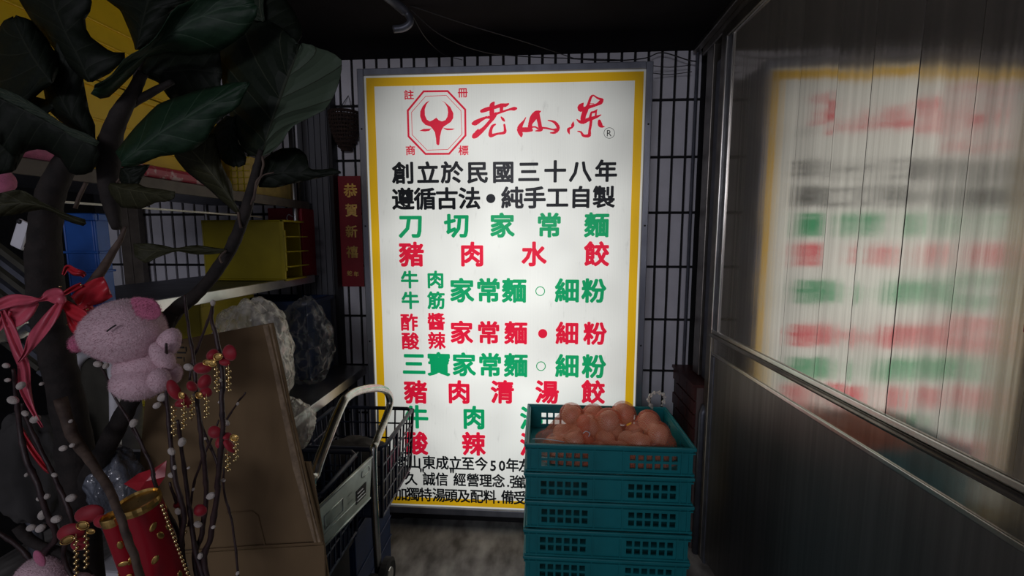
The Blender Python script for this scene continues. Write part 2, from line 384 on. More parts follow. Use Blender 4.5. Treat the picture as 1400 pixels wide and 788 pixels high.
# ------------------------------------------------------------------ steel sliding door on the right
def dx(Y): return .66+(1.7-Y)*.030
def slab(y0, y1, z0, z1, out, thick, mb=None):
    """box that follows the door line; out = how far it stands proud of the sheet"""
    mb = mb or MB(); a, b = dx(y0)-out, dx(y1)-out
    return mb.hexa([(a, y0, z0), (a+thick, y0, z0), (b+thick, y1, z0), (b, y1, z0), (a, y0, z1), (a+thick, y0, z1), (b+thick, y1, z1), (b, y1, z1)])
door = empty('door_1', (.70, 1.0, 0), 'tall brushed steel sliding door with a dull lower panel along the right side', 'door', kind='structure')
N0 = .16
seams = [N0, .36, .52, .655, .775, .885, 1.0, 1.105, 1.25, 1.41, 1.655]
for a, b in zip(seams, seams[1:]):
    ti = random.uniform(-.0012, .0012)
    m = MB(); x0, x1 = dx(a)+ti, dx(b)-ti
    m.hexa([(x0, a+.0008, .952), (x0+.006, a+.0008, .952), (x1+.006, b-.0008, .952), (x1, b-.0008, .952),
            (x0, a+.0008, 2.01), (x0+.006, a+.0008, 2.01), (x1+.006, b-.0008, 2.01), (x1, b-.0008, 2.01)])
    mk('upper_sheet', m, 'panelup', door)
mk('backing', slab(N0, 1.66, .05, 2.03, -.008, .004), 'black', door)
mk('middle_strip', slab(N0, 1.70, .864, .935, 0, .006), 'panelstrip', door)
mk('lower_sheet', slab(N0, 1.70, .03, .855, 0, .006), 'panellow', door, label='dull dark steel lower sheet')
rl = MB()
slab(N0, 1.70, .936, .952, .006, .012, rl); mk('middle_rail', rl, 'alu', door, bevel=.003)
rl = MB().tube([(dx(N0)-.010, N0, .931), (dx(1.7)-.010, 1.7, .931)], .007); mk('rail_bead', rl, 'alu_dark', door, smooth=True)
mk('lower_bead', slab(N0, 1.70, .853, .865, .004, .010), 'alu', door, bevel=.002)
mk('top_rail', slab(N0, 1.70, 2.01, 2.05, .010, .03), 'alu_dark', door, bevel=.003)
mk('top_bead', slab(N0, 1.66, 2.003, 2.012, .006, .010), 'alu', door, bevel=.002)
mk('jamb', slab(1.70, 1.745, .0, 2.05, .006, .04), 'alu_dark', door, bevel=.003)
mk('jamb_bead', slab(1.690, 1.701, .95, 2.03, .010, .02), 'alu', door, bevel=.002)
mk('jamb_inner', slab(1.656, 1.690, .95, 2.01, .004, .02), 'darkmetal', door, bevel=.002)
mk('glazing_bead', slab(1.648, 1.656, .952, 2.005, .006, .01), 'alu', door, bevel=.001)
mk('lower_jamb', slab(1.672, 1.70, .0, .85, .004, .01), 'darkmetal', door, bevel=.002)
mk('jamb_guard', MB().tube([(dx(1.72)-.012, 1.735, .0), (dx(1.72)-.012, 1.735, .60), (dx(1.72), 1.74, .635)], .013), 'darkmetal', door, smooth=True)
st = MB(); p0, p1 = atX(1391, 418, .676), atX(1408, 418, .676)
st.box((dx(p1.y)-.0035, min(p0.y, p1.y)-.03, p0.z-.038), (dx(p1.y)-.0015, max(p0.y, p1.y), p0.z+.042))
mk('red_notice', st, 'red', label='magenta red paper notice stuck on the steel door at the photo edge', cat='notice')
# ------------------------------------------------------------------ illuminated sign
SY = 1.85
S0, S1, Z0, Z1 = -.733, .407, .083, 1.962
sign = empty('illuminated_sign', ((S0+S1)/2, SY+.07, 0), 'tall white backlit menu sign with yellow border and red, green and black characters', 'sign')
hs = MB()
hs.box((S0-.022, SY+.002, .05), (S1+.022, SY+.15, Z1+.022))
mk('housing', hs, 'frame', sign, bevel=.004)
fr = MB()
fr.box((S0-.027, SY-.012, .05), (S0, SY+.02, Z1+.027)).box((S1, SY-.012, .05), (S1+.027, SY+.02, Z1+.027))
fr.box((S0, SY-.012, Z1), (S1, SY+.02, Z1+.027)).box((S0, SY-.012, .05), (S1, SY+.02, Z0-.002))
mk('frame', fr, 'frame', sign, bevel=.003)
sc_ = MB()
for z in (.3, .85, 1.35, 1.75):
    for x in (S0-.014, S1+.014): sc_.ball((x, SY-.012, z), (.004, .003, .004), 8, 6)
mk('screws', sc_, 'black', sign)
mk('stand', MB().box((S0+.02, SY+.02, 0), (S0+.10, SY+.14, .05)).box((S1-.10, SY+.02, 0), (S1-.02, SY+.14, .05)).box((S0, SY+.03, .0), (S1, SY+.045, .05)), 'black', sign)
F_WHITE = backlit('lit_acrylic', (.90, .91, .86), .92, dirt=1)
F_YEL = backlit('lit_yellow_film', (.86, .50, .008), .92)
F_RED = backlit('lit_red_film', (.80, .010, .045), .92)
F_GRN = backlit('lit_green_film', (.003, .36, .13), .92)
F_BLK = backlit('lit_black_film', (.004, .006, .008), .8)
mk('acrylic_face', MB().box((S0, SY-.002, Z0), (S1, SY+.002, Z1)), F_WHITE, sign)
bw = .034; e = .008
bo = MB(); yb = SY-.003
bo.box((S0+e, yb, Z0+e), (S0+e+bw, yb+.001, Z1-e)).box((S1-e-bw, yb, Z0+e), (S1-e, yb+.001, Z1-e))
bo.box((S0+e+bw, yb, Z1-e-bw), (S1-e-bw, yb+.001, Z1-e)).box((S0+e+bw, yb, Z0+e), (S1-e-bw, yb+.001, Z0+e+bw))
mk('yellow_border', bo, F_YEL, sign)
# ---- lettering
_g = {}
def glyph(ch):
    if ch in _g: return _g[ch]
    c = bpy.data.curves.new('t', 'FONT'); c.body = ch; c.resolution_u = 2
    o = bpy.data.objects.new('t', c); COL.objects.link(o); bpy.context.view_layer.update()
    m = bpy.data.meshes.new_from_object(o.evaluated_get(bpy.context.evaluated_depsgraph_get()))
    vs = [(v.co.x, v.co.y) for v in m.vertices]; fs = [tuple(p.vertices) for p in m.polygons]
    bpy.data.objects.remove(o); bpy.data.curves.remove(c); bpy.data.meshes.remove(m)
    _g[ch] = (vs, fs); return _g[ch]
_v = glyph('國')[0]; GX0, GX1 = min(v[0] for v in _v), max(v[0] for v in _v); GY0, GY1 = min(v[1] for v in _v), max(v[1] for v in _v)
GCX, GCY, GH = (GX0+GX1)/2, (GY0+GY1)/2, GY1-GY0
def put_char(mb, ch, cx, cz, w, h, bold, y, own=False):
    """a character centred at cx, cz on the plane y; bold = how much the strokes are fattened (share of the height)"""
    vs, fs = glyph(ch)
    if own or ord(ch) < 0x2000:
        xs = [v[0] for v in vs]; ccx = (min(xs)+max(xs))/2
    else: ccx = GCX
    r = bold*h; w -= 2*r; hh = h-2*r; K = 8 if bold else 1
    for k in range(K):
        ox, oz = (r*math.cos(k*2*math.pi/K+.39), r*math.sin(k*2*math.pi/K+.39)) if bold else (0, 0)
        mb.add([(cx+(v[0]-ccx)/GH*w+ox, y-k*.00003, cz+(v[1]-GCY)/GH*hh+oz) for v in vs], fs)
TY = SY-.0034
def row(name, material, items, h, bold, wf=1.0):
    for ch, px, py in items:
        mb = MB()
        p = at(px, py, TY); u = (at(px, py-1, TY)-p).z; ux = (at(px+1, py, TY)-p).x
        if ch == 'o': ring(mb, px, py, 6.6, 5.4)
        elif ch == '*': ring(mb, px, py, 6.3, 0)
        else: put_char(mb, ch, p.x, p.z, h*ux*wf, h*u, bold, TY)
        mk(name, mb, material, sign)
def ring(mb, px, py, ro, ri, n=24):
    a = [at(px+ro*math.cos(2*math.pi*k/n), py+ro*math.sin(2*math.pi*k/n), TY) for k in range(n)]
    if ri <= 0: mb.add(a, [tuple(range(n))]); return
    b = [at(px+ri*math.cos(2*math.pi*k/n), py+ri*math.sin(2*math.pi*k/n), TY) for k in range(n)]
    mb.add(a+b, [(k, (k+1) % n, n+(k+1) % n, n+k) for k in range(n)])
def line(chars, xs, y0, y1): return [(c, x, y0+(y1-y0)*(x-xs[0])/max(1, xs[-1]-xs[0])) for c, x in zip(chars, xs)]
B = .036
row('character', F_BLK, line('創立於民國三十八年', [551.4, 585, 618, 653, 688, 723, 759, 793.5, 828.6], 237.4, 234.4), 29.5, B)
row('character', F_BLK, line('遵循古法*純手工自製', [551, 581, 611, 642, 671, 700.5, 731, 762, 794, 825.6], 272.8, 270), 29.5, B)
row('character', F_GRN, line('刀切家常麵', [561.7, 624.4, 686.5, 750.8, 815.8], 309.5, 308.5), 33, .040)
row('character', F_RED, line('豬肉水餃', [562.7, 645.5, 730, 815.8], 348.6, 348.2), 33, .040)
row('character', F_GRN, line('牛肉', [560, 595.4], 383, 383)+line('牛筋', [561, 596.4], 411.5, 411.5), 23.5, .04)
row('character', F_GRN, line('家常麵o細粉', [631.4, 667.7, 703, 738.6, 775.6, 811.9], 398, 398.5), 32.5, .039)
row('character', F_RED, line('酢醬', [559.4, 596.4], 441.5, 440.5)+line('酸辣', [561, 597], 467, 466.5), 23, .036)
row('character', F_RED, line('家常麵*細粉', [631, 668, 705.3, 742, 775.6, 813.5], 455.5, 457), 30.5, .039)
row('character', F_GRN, line('三寶家常麵o細粉', [566, 600, 634.3, 670, 705.3, 739.6, 775.6, 812], 498.5, 502), 31.5, .039)
row('character', F_RED, line('豬肉清湯餃', [568.4, 627.6, 687, 748, 811], 537, 537), 31, .040)
row('character', F_GRN, line('牛肉湯', [569.8, 648, 727], 571, 573), 31, .040)
row('character', F_RED, line('酸辣湯', [569, 647.5, 727], 607, 609), 31, .040)
row('character', F_BLK, line('老山東成立至今', [549, 567, 586.5, 604.7, 622.5, 639.7, 658], 632, 635)+line('50', [674.2, 686.4], 637, 637)+line('年左', [700.6, 718], 637, 637.5), 18, .026, .95)
row('character', F_BLK, line('久', [562], 655, 655)+line('"', [577], 648, 648)+line('誠信', [586.6, 604], 655.6, 656)+line('"', [618], 649, 649)+line('經營理念', [628.5, 646.6, 664, 681.6], 656.5, 658.5)+line('.', [694.7], 659, 659)+line('強調', [705.3, 720], 659.5, 660), 17.5, .026, .95)
row('character', F_BLK, line('加獨特湯頭及配料', [548, 564.8, 581.8, 600, 616.8, 634, 651.7, 669.6], 676, 680)+line('.', [681.6], 681, 681)+line('備受', [694, 711], 680.5, 681.5), 18, .026, .95)
def zpt(x, y, s, ox, oy): return at(ox+x/s, oy+y/s, TY)
def poly(mb, pts, s, ox, oy):
    from mathutils.geometry import tessellate_polygon
    P = [zpt(x, y, s, ox, oy) for x, y in pts]
    mb.add(P, [tuple(t) for t in tessellate_polygon([P])])
def brush(mb, pts, s, ox, oy, dy=0):
    q = smoothpts([(a, b, c*1.0) for a, b, c in pts], 4)
    for i, p in enumerate(q):                                       # round dabs and strips between them
        if i in (0, len(q)-1) or i % 2 == 0:
            mb.add([zpt(p.x+max(p.z*1.25, 3)*math.cos(k*math.pi/4), p.y+max(p.z*1.25, 3)*math.sin(k*math.pi/4), s, ox, oy)-Vector((0, dy+i*.00001, 0)) for k in range(8)], [tuple(range(8))])
    for i in range(len(q)-1):
        a, b = q[i], q[i+1]; d = Vector((b.x-a.x, b.y-a.y)); 
        if d.length < 1e-6: continue
        d.normalize(); nx, ny = -d.y, d.x
        az, bz = a.z*1.25, b.z*1.25; mb.add([zpt(a.x+nx*az, a.y+ny*az, s, ox, oy), zpt(b.x+nx*bz, b.y+ny*bz, s, ox, oy), zpt(b.x-nx*bz, b.y-ny*bz, s, ox, oy), zpt(a.x-nx*az, a.y-ny*az, s, ox, oy)], [(0, 1, 2, 3)])
em = MB(); Zs = 7.506
def loop(mb, outer, inner):
    A = [zpt(x, y, Zs, 545, 115) for x, y in outer]; Bq = [zpt(x, y, Zs, 545, 115) for x, y in inner]; n = len(A)
    mb.add(A+Bq, [(k, (k+1) % n, n+(k+1) % n, n+k) for k in range(n)])
def shrink(pts, d):
    cx = sum(p[0] for p in pts)/len(pts); cy = sum(p[1] for p in pts)/len(pts)
    return [(cx+(x-cx)*(1-d/math.hypot(x-cx, y-cy)), cy+(y-cy)*(1-d/math.hypot(x-cx, y-cy))) for x, y in pts]
oct1 = [(252, 65), (507, 62), (693, 258), (696, 532), (522, 726), (272, 728), (92, 542), (84, 268)]
loop(em, oct1, shrink(oct1, 22))
oct2 = [(275, 123), (490, 113), (642, 273), (652, 517), (507, 674), (290, 682), (136, 522), (130, 288)]
loop(em, oct2, shrink(oct2, 6))
poly(em, [(318,168),(285,210),(268,260),(270,320),(290,365),(320,383),(350,370),(387,345),(410,370),(445,383),(480,370),(500,335),(507,290),(500,240),(475,195),(437,167),(480,190),(530,235),(562,300),(560,350),(535,390),(490,420),(462,437),(440,475),(425,540),(418,620),(405,630),(387,615),(383,560),(372,495),(345,455),(325,435),(275,420),(240,385),(220,330),(222,280),(245,230),(280,190)], Zs, 545, 115)
poly(em, [(213,480),(255,460),(325,458),(340,450),(315,480),(270,487)], Zs, 545, 115)
poly(em, [(455,447),(490,455),(578,458),(550,472),(500,475),(470,462)], Zs, 545, 115)
mk('emblem', em, F_RED, sign, label='red horned ox head in an octagon')
row('character', F_RED, [('註', 559, 130), ('冊', 632.6, 127), ('商', 561.2, 206), ('標', 633.6, 206)], 13, .025)
cg = MB()
for st_ in [[(195,285,20),(250,265,25),(330,240,22),(400,225,20),(470,200,22),(530,200,22),(580,180,10)],
            [(370,160,12),(345,200,30),(340,270,28),(345,340,30)],
            [(690,245,14),(660,250,22),(600,258,13),(500,290,12),(400,325,15),(340,370,22),(260,375,14),(180,410,22),(100,455,30),(60,465,10)],
            [(400,320,18),(360,380,22),(300,450,20),(230,530,22),(160,590,30),(95,640,32),(75,660,12)],
            [(145,545,6),(120,590,20)], [(460,190,12),(480,230,22),(475,280,18)], [(475,370,8),(500,400,16),(520,425,10)],
            [(390,475,10),(350,500,16),(325,560,18),(320,625,24),(340,635,20),(420,610,13),(500,600,16),(530,580,18),(528,530,14),(520,480,12)]]:
    brush(cg, st_, 10.51, 640, 125)
cgs = [cg, MB(), MB()]
for st_ in [[(175,335,5),(150,380,10),(110,440,22),(95,490,26),(115,550,20),(118,583,4)], [(95,480,22),(140,490,25),(200,490,25),(250,495,15)],
            [(360,255,8),(310,280,28),(270,340,34),(235,410,22),(230,470,25)], [(325,285,22),(335,340,22),(350,400,20),(358,450,20),(370,485,20),(340,500,12),(300,505,5)],
            [(262,455,8),(300,455,8),(330,475,10)],
            [(380,465,10),(440,470,10),(520,488,9),(560,490,16)], [(460,370,5),(510,380,10),(550,400,15),(585,445,18),(585,490,16),(545,525,14),(490,530,6)],
            [(910,150,6),(880,190,28),(875,225,30),(930,220,20),(1000,195,16),(1080,170,14),(1130,140,22),(1150,110,16)],
            [(1150,105,14),(1090,85,10),(1040,52,8),(1010,70,12),(990,120,14),(970,180,16),(940,240,26),(915,300,26),(905,350,26),(900,385,20)],
            [(1000,158,4),(1045,158,4)], [(828,358,5),(860,385,14),(910,395,18),(960,365,20),(1020,345,18),(1080,325,14),(1135,300,5)],
            [(990,360,14),(1005,300,12),(1015,268,10),(1045,265,12),(1085,235,6)], [(1075,245,8),(1068,310,10)],
            [(1010,360,14),(1003,430,14),(990,500,14),(985,560,18),(940,570,15),(905,560,14),(880,520,10),(840,510,6)],
            [(782,390,5),(775,430,17),(765,460,10),(722,480,14),(722,510,14),(733,545,4)], [(1115,378,16),(1125,425,24),(1148,448,14),(1180,450,4)]]:
    brush(cgs[1] if max(p_[0] for p_ in st_) < 660 else cgs[2], st_, 9.333, 700, 125)
for q in cgs: mk('calligraphy', q, F_RED, sign, label='red brush-written character beside the emblem')
rg = MB(); ring(rg, 833, 182, 7.6, 7.0); p = at(833, 182, TY); put_char(rg, 'R', p.x, p.z, .031, .031, .0, TY)
mk('registered_mark', rg, F_BLK, sign)
# ------------------------------------------------------------------ cables above the sign
def wire(pts, r, label, group='thin cables above the sign'):
    q = smoothpts(pts, 6); mk('cable', MB().tube(q, r, 6), 'cable', smooth=True, label=label, cat='cable', group=group)
wire([at(556, 6, 1.60), at(640, 34, 1.66), at(720, 58, 1.72), at(785, 80, 1.86)], .0016, 'thin cable strung almost straight from the ceiling down to the sign top')
wire([at(558, 10, 1.60), at(600, 46, 1.66), at(650, 68, 1.74), at(710, 77, 1.84), at(850, 82, 1.95)], .0018, 'cable sagging in a long curve to the sign top')
wire([at(562, 18, 1.60), at(582, 52, 1.70), at(606, 74, 1.84), at(632, 82, 1.92)], .0014, 'short cable dropping steeply behind the sign top')
wire([at(780, 80, 1.95), at(830, 83, 1.95), at(880, 80, 1.99), at(905, 72, 2.0), at(940, 82, 2.0), at(952, 84, 2.0)], .0024, 'thick cable running from the sign top to the right beam')
wire([at(893, 90, 1.98), at(915, 92, 2.0), at(945, 89, 2.0)], .0016, 'thin cable loop right of the sign top corner, upper strand')
wire([at(893, 100, 1.98), at(915, 102, 2.02), at(946, 98, 2.0)], .0016, 'thin cable loop right of the sign top corner, lower strand')
hk = MB().tube(smoothpts([at(520, -12, 1.50), at(540, 4, 1.55), at(556, 18, 1.58), at(561, 30, 1.58), at(552, 38, 1.58), at(538, 40, 1.58)], 5), [.016]*10+[.012]*16)
mk('ceiling_hook', hk, 'darkmetal', smooth=True, label='dark curved pipe hook hanging from the ceiling above the sign', cat='hook')
# ------------------------------------------------------------------ red greeting banner, woven basket
a, b = at(454, 241, 2.035), at(498, 392, 2.035)
ban = mk('greeting_banner', MB().box((a.x, 2.036, b.z), (b.x, 2.039, a.z)), 'red', label='red paper banner with gold greeting characters on the tiles left of the sign', cat='banner')
gm = MB()
for ch, px, py, s_ in (('恭', 479, 261, .062), ('賀', 480.5, 288, .058), ('新', 480.5, 317, .055), ('禧', 481.5, 345, .055), ('蛇', 478, 374, .024), ('年', 487, 375, .024)):
    p = at(px, py, 2.035); put_char(gm, ch, p.x, p.z, s_, s_, .03, 2.0355)
mk('gold_characters', gm, 'gold', ban)
bk = empty('wicker_basket', at(466, 205, 1.99), 'small dark woven half-basket hanging on the tiles above the red banner', 'basket')
wk = MB(); tx0, tx1 = at(446, 153, 1.99), at(487, 153, 1.99); cxm = (tx0.x+tx1.x)/2; hw = (tx1.x-tx0.x)/2
zt, zb = tx0.z, at(466, 203, 1.99).z
for k in range(11):
    t = k/10; z = zt-(zt-zb)*t; r = hw*(1-.08*t-.62*t**3)
    wk.tube([(cxm+r*math.cos(th), 2.035-.075*abs(math.sin(th))*(r/hw)*(1+.04*((j+k) % 2)), z) for j, th in enumerate([math.pi*i/16 for i in range(17)])], .0075, 6)
mk('woven_body', wk, 'wicker', bk, smooth=True)
wk = MB()
for i in range(1, 16):
    th = math.pi*i/16; wk.tube([(cxm+hw*(1-.08*t-.62*t**3)*math.cos(th), 2.030-.078*math.sin(th)*(1-.08*t-.62*t**3), zt-(zt-zb)*t) for t in (0, .3, .6, .8, 1)], .003, 5)
mk('stakes', wk, 'wicker', bk)
mk('hanger', MB().tube([(cxm-.03, 2.01, zt), (cxm+.012, 2.045, zt+.085), (cxm+.045, 2.01, zt)], .002, 5), 'cable', bk)
# ------------------------------------------------------------------ counter and over-shelf on the left
ct = empty('steel_counter', (-1.2, 1.35, 0), 'stainless steel counter under the shelf rack left of the sign', 'counter')
mk('top', MB().box((-1.58, 1.12, .692), (-.822, 1.97, .700)), 'steel', ct, bevel=.001)
mk('front_lip', MB().box((-.832, 1.12, .662), (-.820, 1.97, .701)), 'steel', ct, bevel=.002)
mk('under_shelf', MB().box((-1.58, 1.14, .12), (-.90, 1.94, .135)), 'darkmetal', ct)
for x in (-1.54, -.87):
    for y in (1.15, 1.93): mk('leg', MB().tube([(x, y, 0), (x, y, .692)], .018, 12), 'darkmetal', ct, smooth=True)
rk = empty('shelf_rack', (-1.3, 1.3, 0), 'grey metal two-tier shelf rack above the counter at left', 'shelf')
mk('shelf', MB().box((-1.56, .70, 1.118), (-1.034, 2.0, 1.126)), 'darkmetal', rk)
mk('shelf', MB().box((-1.56, .70, 1.452), (-1.054, 2.0, 1.458)), 'darkmetal', rk)
mk('shelf_edge', MB().box((-1.040, .70, 1.100), (-1.028, 1.93, 1.134)), 'steel', rk, bevel=.002)
mk('shelf_edge', MB().box((-1.056, .70, 1.428), (-1.048, 1.95, 1.462)), 'board', rk, bevel=.002)
mk('brace', MB().box((-1.05, .70, 1.376), (-1.044, 1.6, 1.381)), 'alu_dark', rk)
for x, y in ((-1.065, 1.86), (-1.54, 1.95), (-1.075, .72), (-1.54, .72)):
    mk('post', MB().tube([(x, y, .701 if y > 1 else 0), (x, y, 2.0)], .0105, 10), 'steel' if y > 1 else 'darkmetal', rk, smooth=True)
def tote(name, x0, x1, y0, y1, z0, z1, m, label, group=None, ribs=2, t=.006):
    """an open plastic box with wall thickness, a lip and ribs"""
    e = empty(name, ((x0+x1)/2, (y0+y1)/2, z0), label, 'bin', group); q = MB()
    q.box((x0, y0, z0), (x1, y1, z0+t)).box((x0, y0, z0+t), (x0+t, y1, z1)).box((x1-t, y0, z0+t), (x1, y1, z1))
    q.box((x0+t, y0, z0+t), (x1-t, y0+t, z1)).box((x0+t, y1-t, z0+t), (x1-t, y1, z1))
    mk('body', q, m, e, bevel=.003)
    q = MB(); l = .010
    for zz, hh, ll in [(z1-.018, .016, l)]+[(z0+(z1-z0)*(.38+.2*k), .006, .004) for k in range(ribs)]:
        q.box((x0-ll, y0-ll, zz), (x1+ll, y0-.0002, zz+hh)).box((x0-ll, y1+.0002, zz), (x1+ll, y1+ll, zz+hh))
        q.box((x0-ll, y0, zz), (x0-.0002, y1, zz+hh)).box((x1+.0002, y0, zz), (x1+ll, y1, zz+hh))
    mk('rim', q, m, e, bevel=.002)
    return e
yg = 'yellow bins on the top shelf'
tote('storage_bin', -1.50, -1.14, .62, 1.02, 1.460, 1.70, 'yellow', 'bright yellow plastic bin on the top shelf, lower left one', yg)
tote('storage_bin', -1.50, -1.14, 1.06, 1.50, 1.460, 1.70, 'yellow', 'bright yellow plastic bin on the top shelf behind the red patterned packets', yg)
tote('storage_bin', -1.50, -1.14, .62, 1.02, 1.705, 1.95, 'yellow', 'yellow plastic bin stacked on another at the top left', yg)
tote('storage_bin', -1.50, -1.14, 1.06, 1.50, 1.705, 1.95, 'yellow', 'yellow plastic bin seen between leaves near the top, upper of its pair', yg)
q = MB().box((-1.30, 1.60, 1.459), (-1.08, 1.90, 1.60))
bx = mk('cardboard_carton', q, 'straw', label='straw yellow carton at the far end of the top shelf', cat='box', bevel=.002)
q = MB()
for k in range(9): q.box((-1.30+.024*k, 1.596, 1.462), (-1.296+.024*k, 1.5995, 1.598))
for k in range(6): q.box((-1.299, 1.596, 1.475+.024*k), (-1.081, 1.5985, 1.478+.024*k))
mk('strapping', q, 'mustard', bx)
# tote lying on its side on the middle shelf, opening to the right
sb = empty('side_bin', (-1.17, 1.78, 1.127), 'mustard yellow bin lying on its side on the middle shelf', 'bin')
q = MB(); x0, x1, y0, y1, z0, z1 = -1.37, -1.035, 1.70, 1.84, 1.128, 1.372; t = .006
q.box((x0, y0, z0), (x0+t, y1, z1)).box((x0+t, y0, z0), (x1, y1, z0+t)).box((x0+t, y0, z1-t), (x1, y1, z1)).box((x0+t, y0, z0+t), (x1, y0+t, z1-t)).box((x0+t, y1-t, z0+t), (x1, y1, z1-t))
mk('body', q, 'mustard', sb, bevel=.004)
q = MB(); ll = .008
q.box((x1-.004, y0-ll, z0), (x1+.012, y0-.0002, z1)).box((x1+.0002, y0-ll, z1-.008), (x1+.018, y1, z1)).box((x1+.0002, y0-ll, z0), (x1+.018, y1, z0+.008))
for k in range(3): q.box((x1+.0122, y0-ll, z0+.055+.06*k), (x1+.032, y1, z0+.060+.06*k))
q.box((x1+.0122, y0-ll, z0+.04), (x1+.018, y0, z1-.04))
mk('rim', q, 'mustard', sb, bevel=.0015)
rb = mk('red_carton', MB().box((-1.20, 1.875, 1.127), (-1.045, 1.985, 1.43)), 'red', label='red drinks carton with a white curl behind the mustard bin', cat='box', bevel=.004)
q = MB().tube(smoothpts([(-1.085, 1.873, 1.392), (-1.103, 1.873, 1.402), (-1.112, 1.873, 1.385), (-1.100, 1.873, 1.368), (-1.080, 1.873, 1.378), (-1.066, 1.873, 1.392)], 5), .0022, 6)
mk('white_curl', q, 'white', rb)
tote('yellow_box', -1.42, -1.17, 1.42, 1.68, .701, 1.08, 'mustard', 'mustard yellow bin on the counter below the middle shelf')
tote('blue_box', -1.32, -.97, 1.74, 1.95, .701, 1.04, 'dkblue', 'dark blue bin on the counter behind the plastic bags')
tote('blue_basket', -1.16, -1.075, 1.0, 1.035, 1.128, 1.36, 'blue', 'bright blue plastic bin on the middle shelf behind the ribbon bow')
q = MB().box((-1.13, 1.13, 1.463), (-1.062, 1.38, 1.500)); 
mk('snack_packet', q, 'pack', label='red packet with white flowers on the top shelf edge, longer one', cat='packet', group='red packets on the top shelf', bevel=.012)
q = MB().box((-1.13, .84, 1.463), (-1.062, .96, 1.492))
mk('snack_packet', q, 'plushpink', label='small plain rose packet on the top shelf edge at left', cat='packet', group='red packets on the top shelf', bevel=.012)
pb = MB(); a0 = at(3, 248, .80)
pb.ball(a0, (.020, .02, .024), 12, 8); mk('pink_pouch', pb, 'plushpink', smooth=True, label='rose pink pouch at the left photo edge above the big leaf', cat='pouch')
mk('pouch_print', MB().tube([a0+Vector((.002, -.021, .014)), a0+Vector((.006, -.022, .0)), a0+Vector((0, -.021, -.012))], .0028, 6), 'white', COL.objects['pink_pouch'])
# crumpled plastic bags
def blob(name, c, r, m, label, seed, amp=.3, seg=72, rings=48, cat='plastic bag', fr=9.0):
    def fn(d, q):
        n = noise.fractal(Vector((d.x*1.4+seed, d.y*1.4, d.z*1.4)), .8, 2.1, 5)
        ridge = 1-abs(noise.noise(Vector((d.x*3+seed, d.y*3, d.z*3))))*1.4
        return q*(1+amp*n*.6+amp*.25*ridge)
    mb = MB().ball(c, r, seg, rings, fn=fn); zmin = c[2]-r[2]*.93
    mb.v = [(x, y, max(z, zmin)) for x, y, z in mb.v]
    return mk(name, mb, m, label=label, cat=cat, smooth=True)
p = at(346, 478, 1.40); blob('plastic_bag', (p.x, 1.40, .885), (.125, .12, .195), 'film', 'crumpled clear plastic bag on the counter behind the cardboard', 3, .28)
p = at(418, 468, 1.70); blob('plastic_bag', (p.x, 1.70, .868), (.105, .09, .178), 'film2', 'smoky translucent plastic bag on the counter next to the grey column', 11, .3)
p = at(396, 552, 1.15); blob('plastic_bag', (p.x+.0, 1.17, .765), (.052, .06, .068), 'film', 'small tied end of clear plastic bag beside the cardboard edge', 21, .3)
# ------------------------------------------------------------------ teal crates with the onions
CX0, CX1, CYa, CYb, CH = -.042, .494, 1.38, 1.715, .1
def grid_wall(mb, P0, U, V, N, W, H, hx, hz, t):
    """wall with square holes: P0 corner, U/V unit axes, hx/hz lists of (start, end) of hole columns and rows"""
    def bx_(u0, u1, v0, v1):
        c = [P0+U*u+V*v+N*n for n in (0, t) for (u, v) in ((u0, v0), (u1, v0), (u1, v1), (u0, v1))]
        mb.add(c, [(0,1,2,3),(7,6,5,4),(0,4,5,1),(1,5,6,2),(2,6,7,3),(3,7,4,0)])
    v = 0
    for (a, b) in hz:
        bx_(0, W, v, a); u = 0
        for (c, d) in hx: bx_(u, c, a, b); u = d
        bx_(u, W, a, b); v = b
    bx_(0, W, v, H)
def crate(z, label):
    e = empty('plastic_crate', ((CX0+CX1)/2, (CYa+CYb)/2, z), label, 'crate', 'teal crates in one stack')
    X, Y, Z = Vector((1, 0, 0)), Vector((0, 1, 0)), Vector((0, 0, 1)); L, D = CX1-CX0, CYb-CYa; t = .006; H = CH-.008
    hz = [(.018, .038), (.046, .066)]
    hx = [(.048+.0268*k, .048+.0268*k+.019) for k in range(6)]+[(L-.048-.0268*5-.019+.0268*k, L-.048-.0268*5+.0268*k) for k in range(6)]
    for y, n in ((CYa, Y), (CYb, -Y)):
        q = MB(); grid_wall(q, Vector((CX0, y, z)), X, Z, n, L, H, hx, hz, t); mk('side_wall', q, 'teal', e)
    hy = [(.03+.030*k, .03+.030*k+.022) for k in range(3)]+[(D-.03-.030*2-.022+.030*k, D-.03-.030*2+.030*k) for k in range(3)]
    for x, n in ((CX0, X), (CX1, -X)):
        q = MB(); grid_wall(q, Vector((x, CYa+t, z)), Y, Z, n, D-2*t, H, hy, hz, t); mk('end_wall', q, 'teal', e)
    mk('base', MB().box((CX0+t, CYa+t, z+.002), (CX1-t, CYb-t, z+.006)), 'teal', e)
    q = MB(); r = .009
    def frame(zz, hh, o):
        q.box((CX0-o, CYa-o, zz), (CX1+o, CYa+.0, zz+hh)).box((CX0-o, CYb, zz), (CX1+o, CYb+o, zz+hh))
        q.box((CX0-o, CYa, zz), (CX0, CYb, zz+hh)).box((CX1, CYa, zz), (CX1+o, CYb, zz+hh))
    frame(z+CH-.014, .012, r); mk('rim', q, 'teal', e, bevel=.003)
    q = MB(); frame(z+.002, .006, .005); frame(z+.076, .004, .006)
    for x in (.01, .036, .222, L-.222, L-.036, L-.012): q.box((CX0+x-.002, CYa-.004, z+.008), (CX0+x+.002, CYa-.0002, z+CH-.014))
    mk('ribs', q, 'teal', e)
    return e
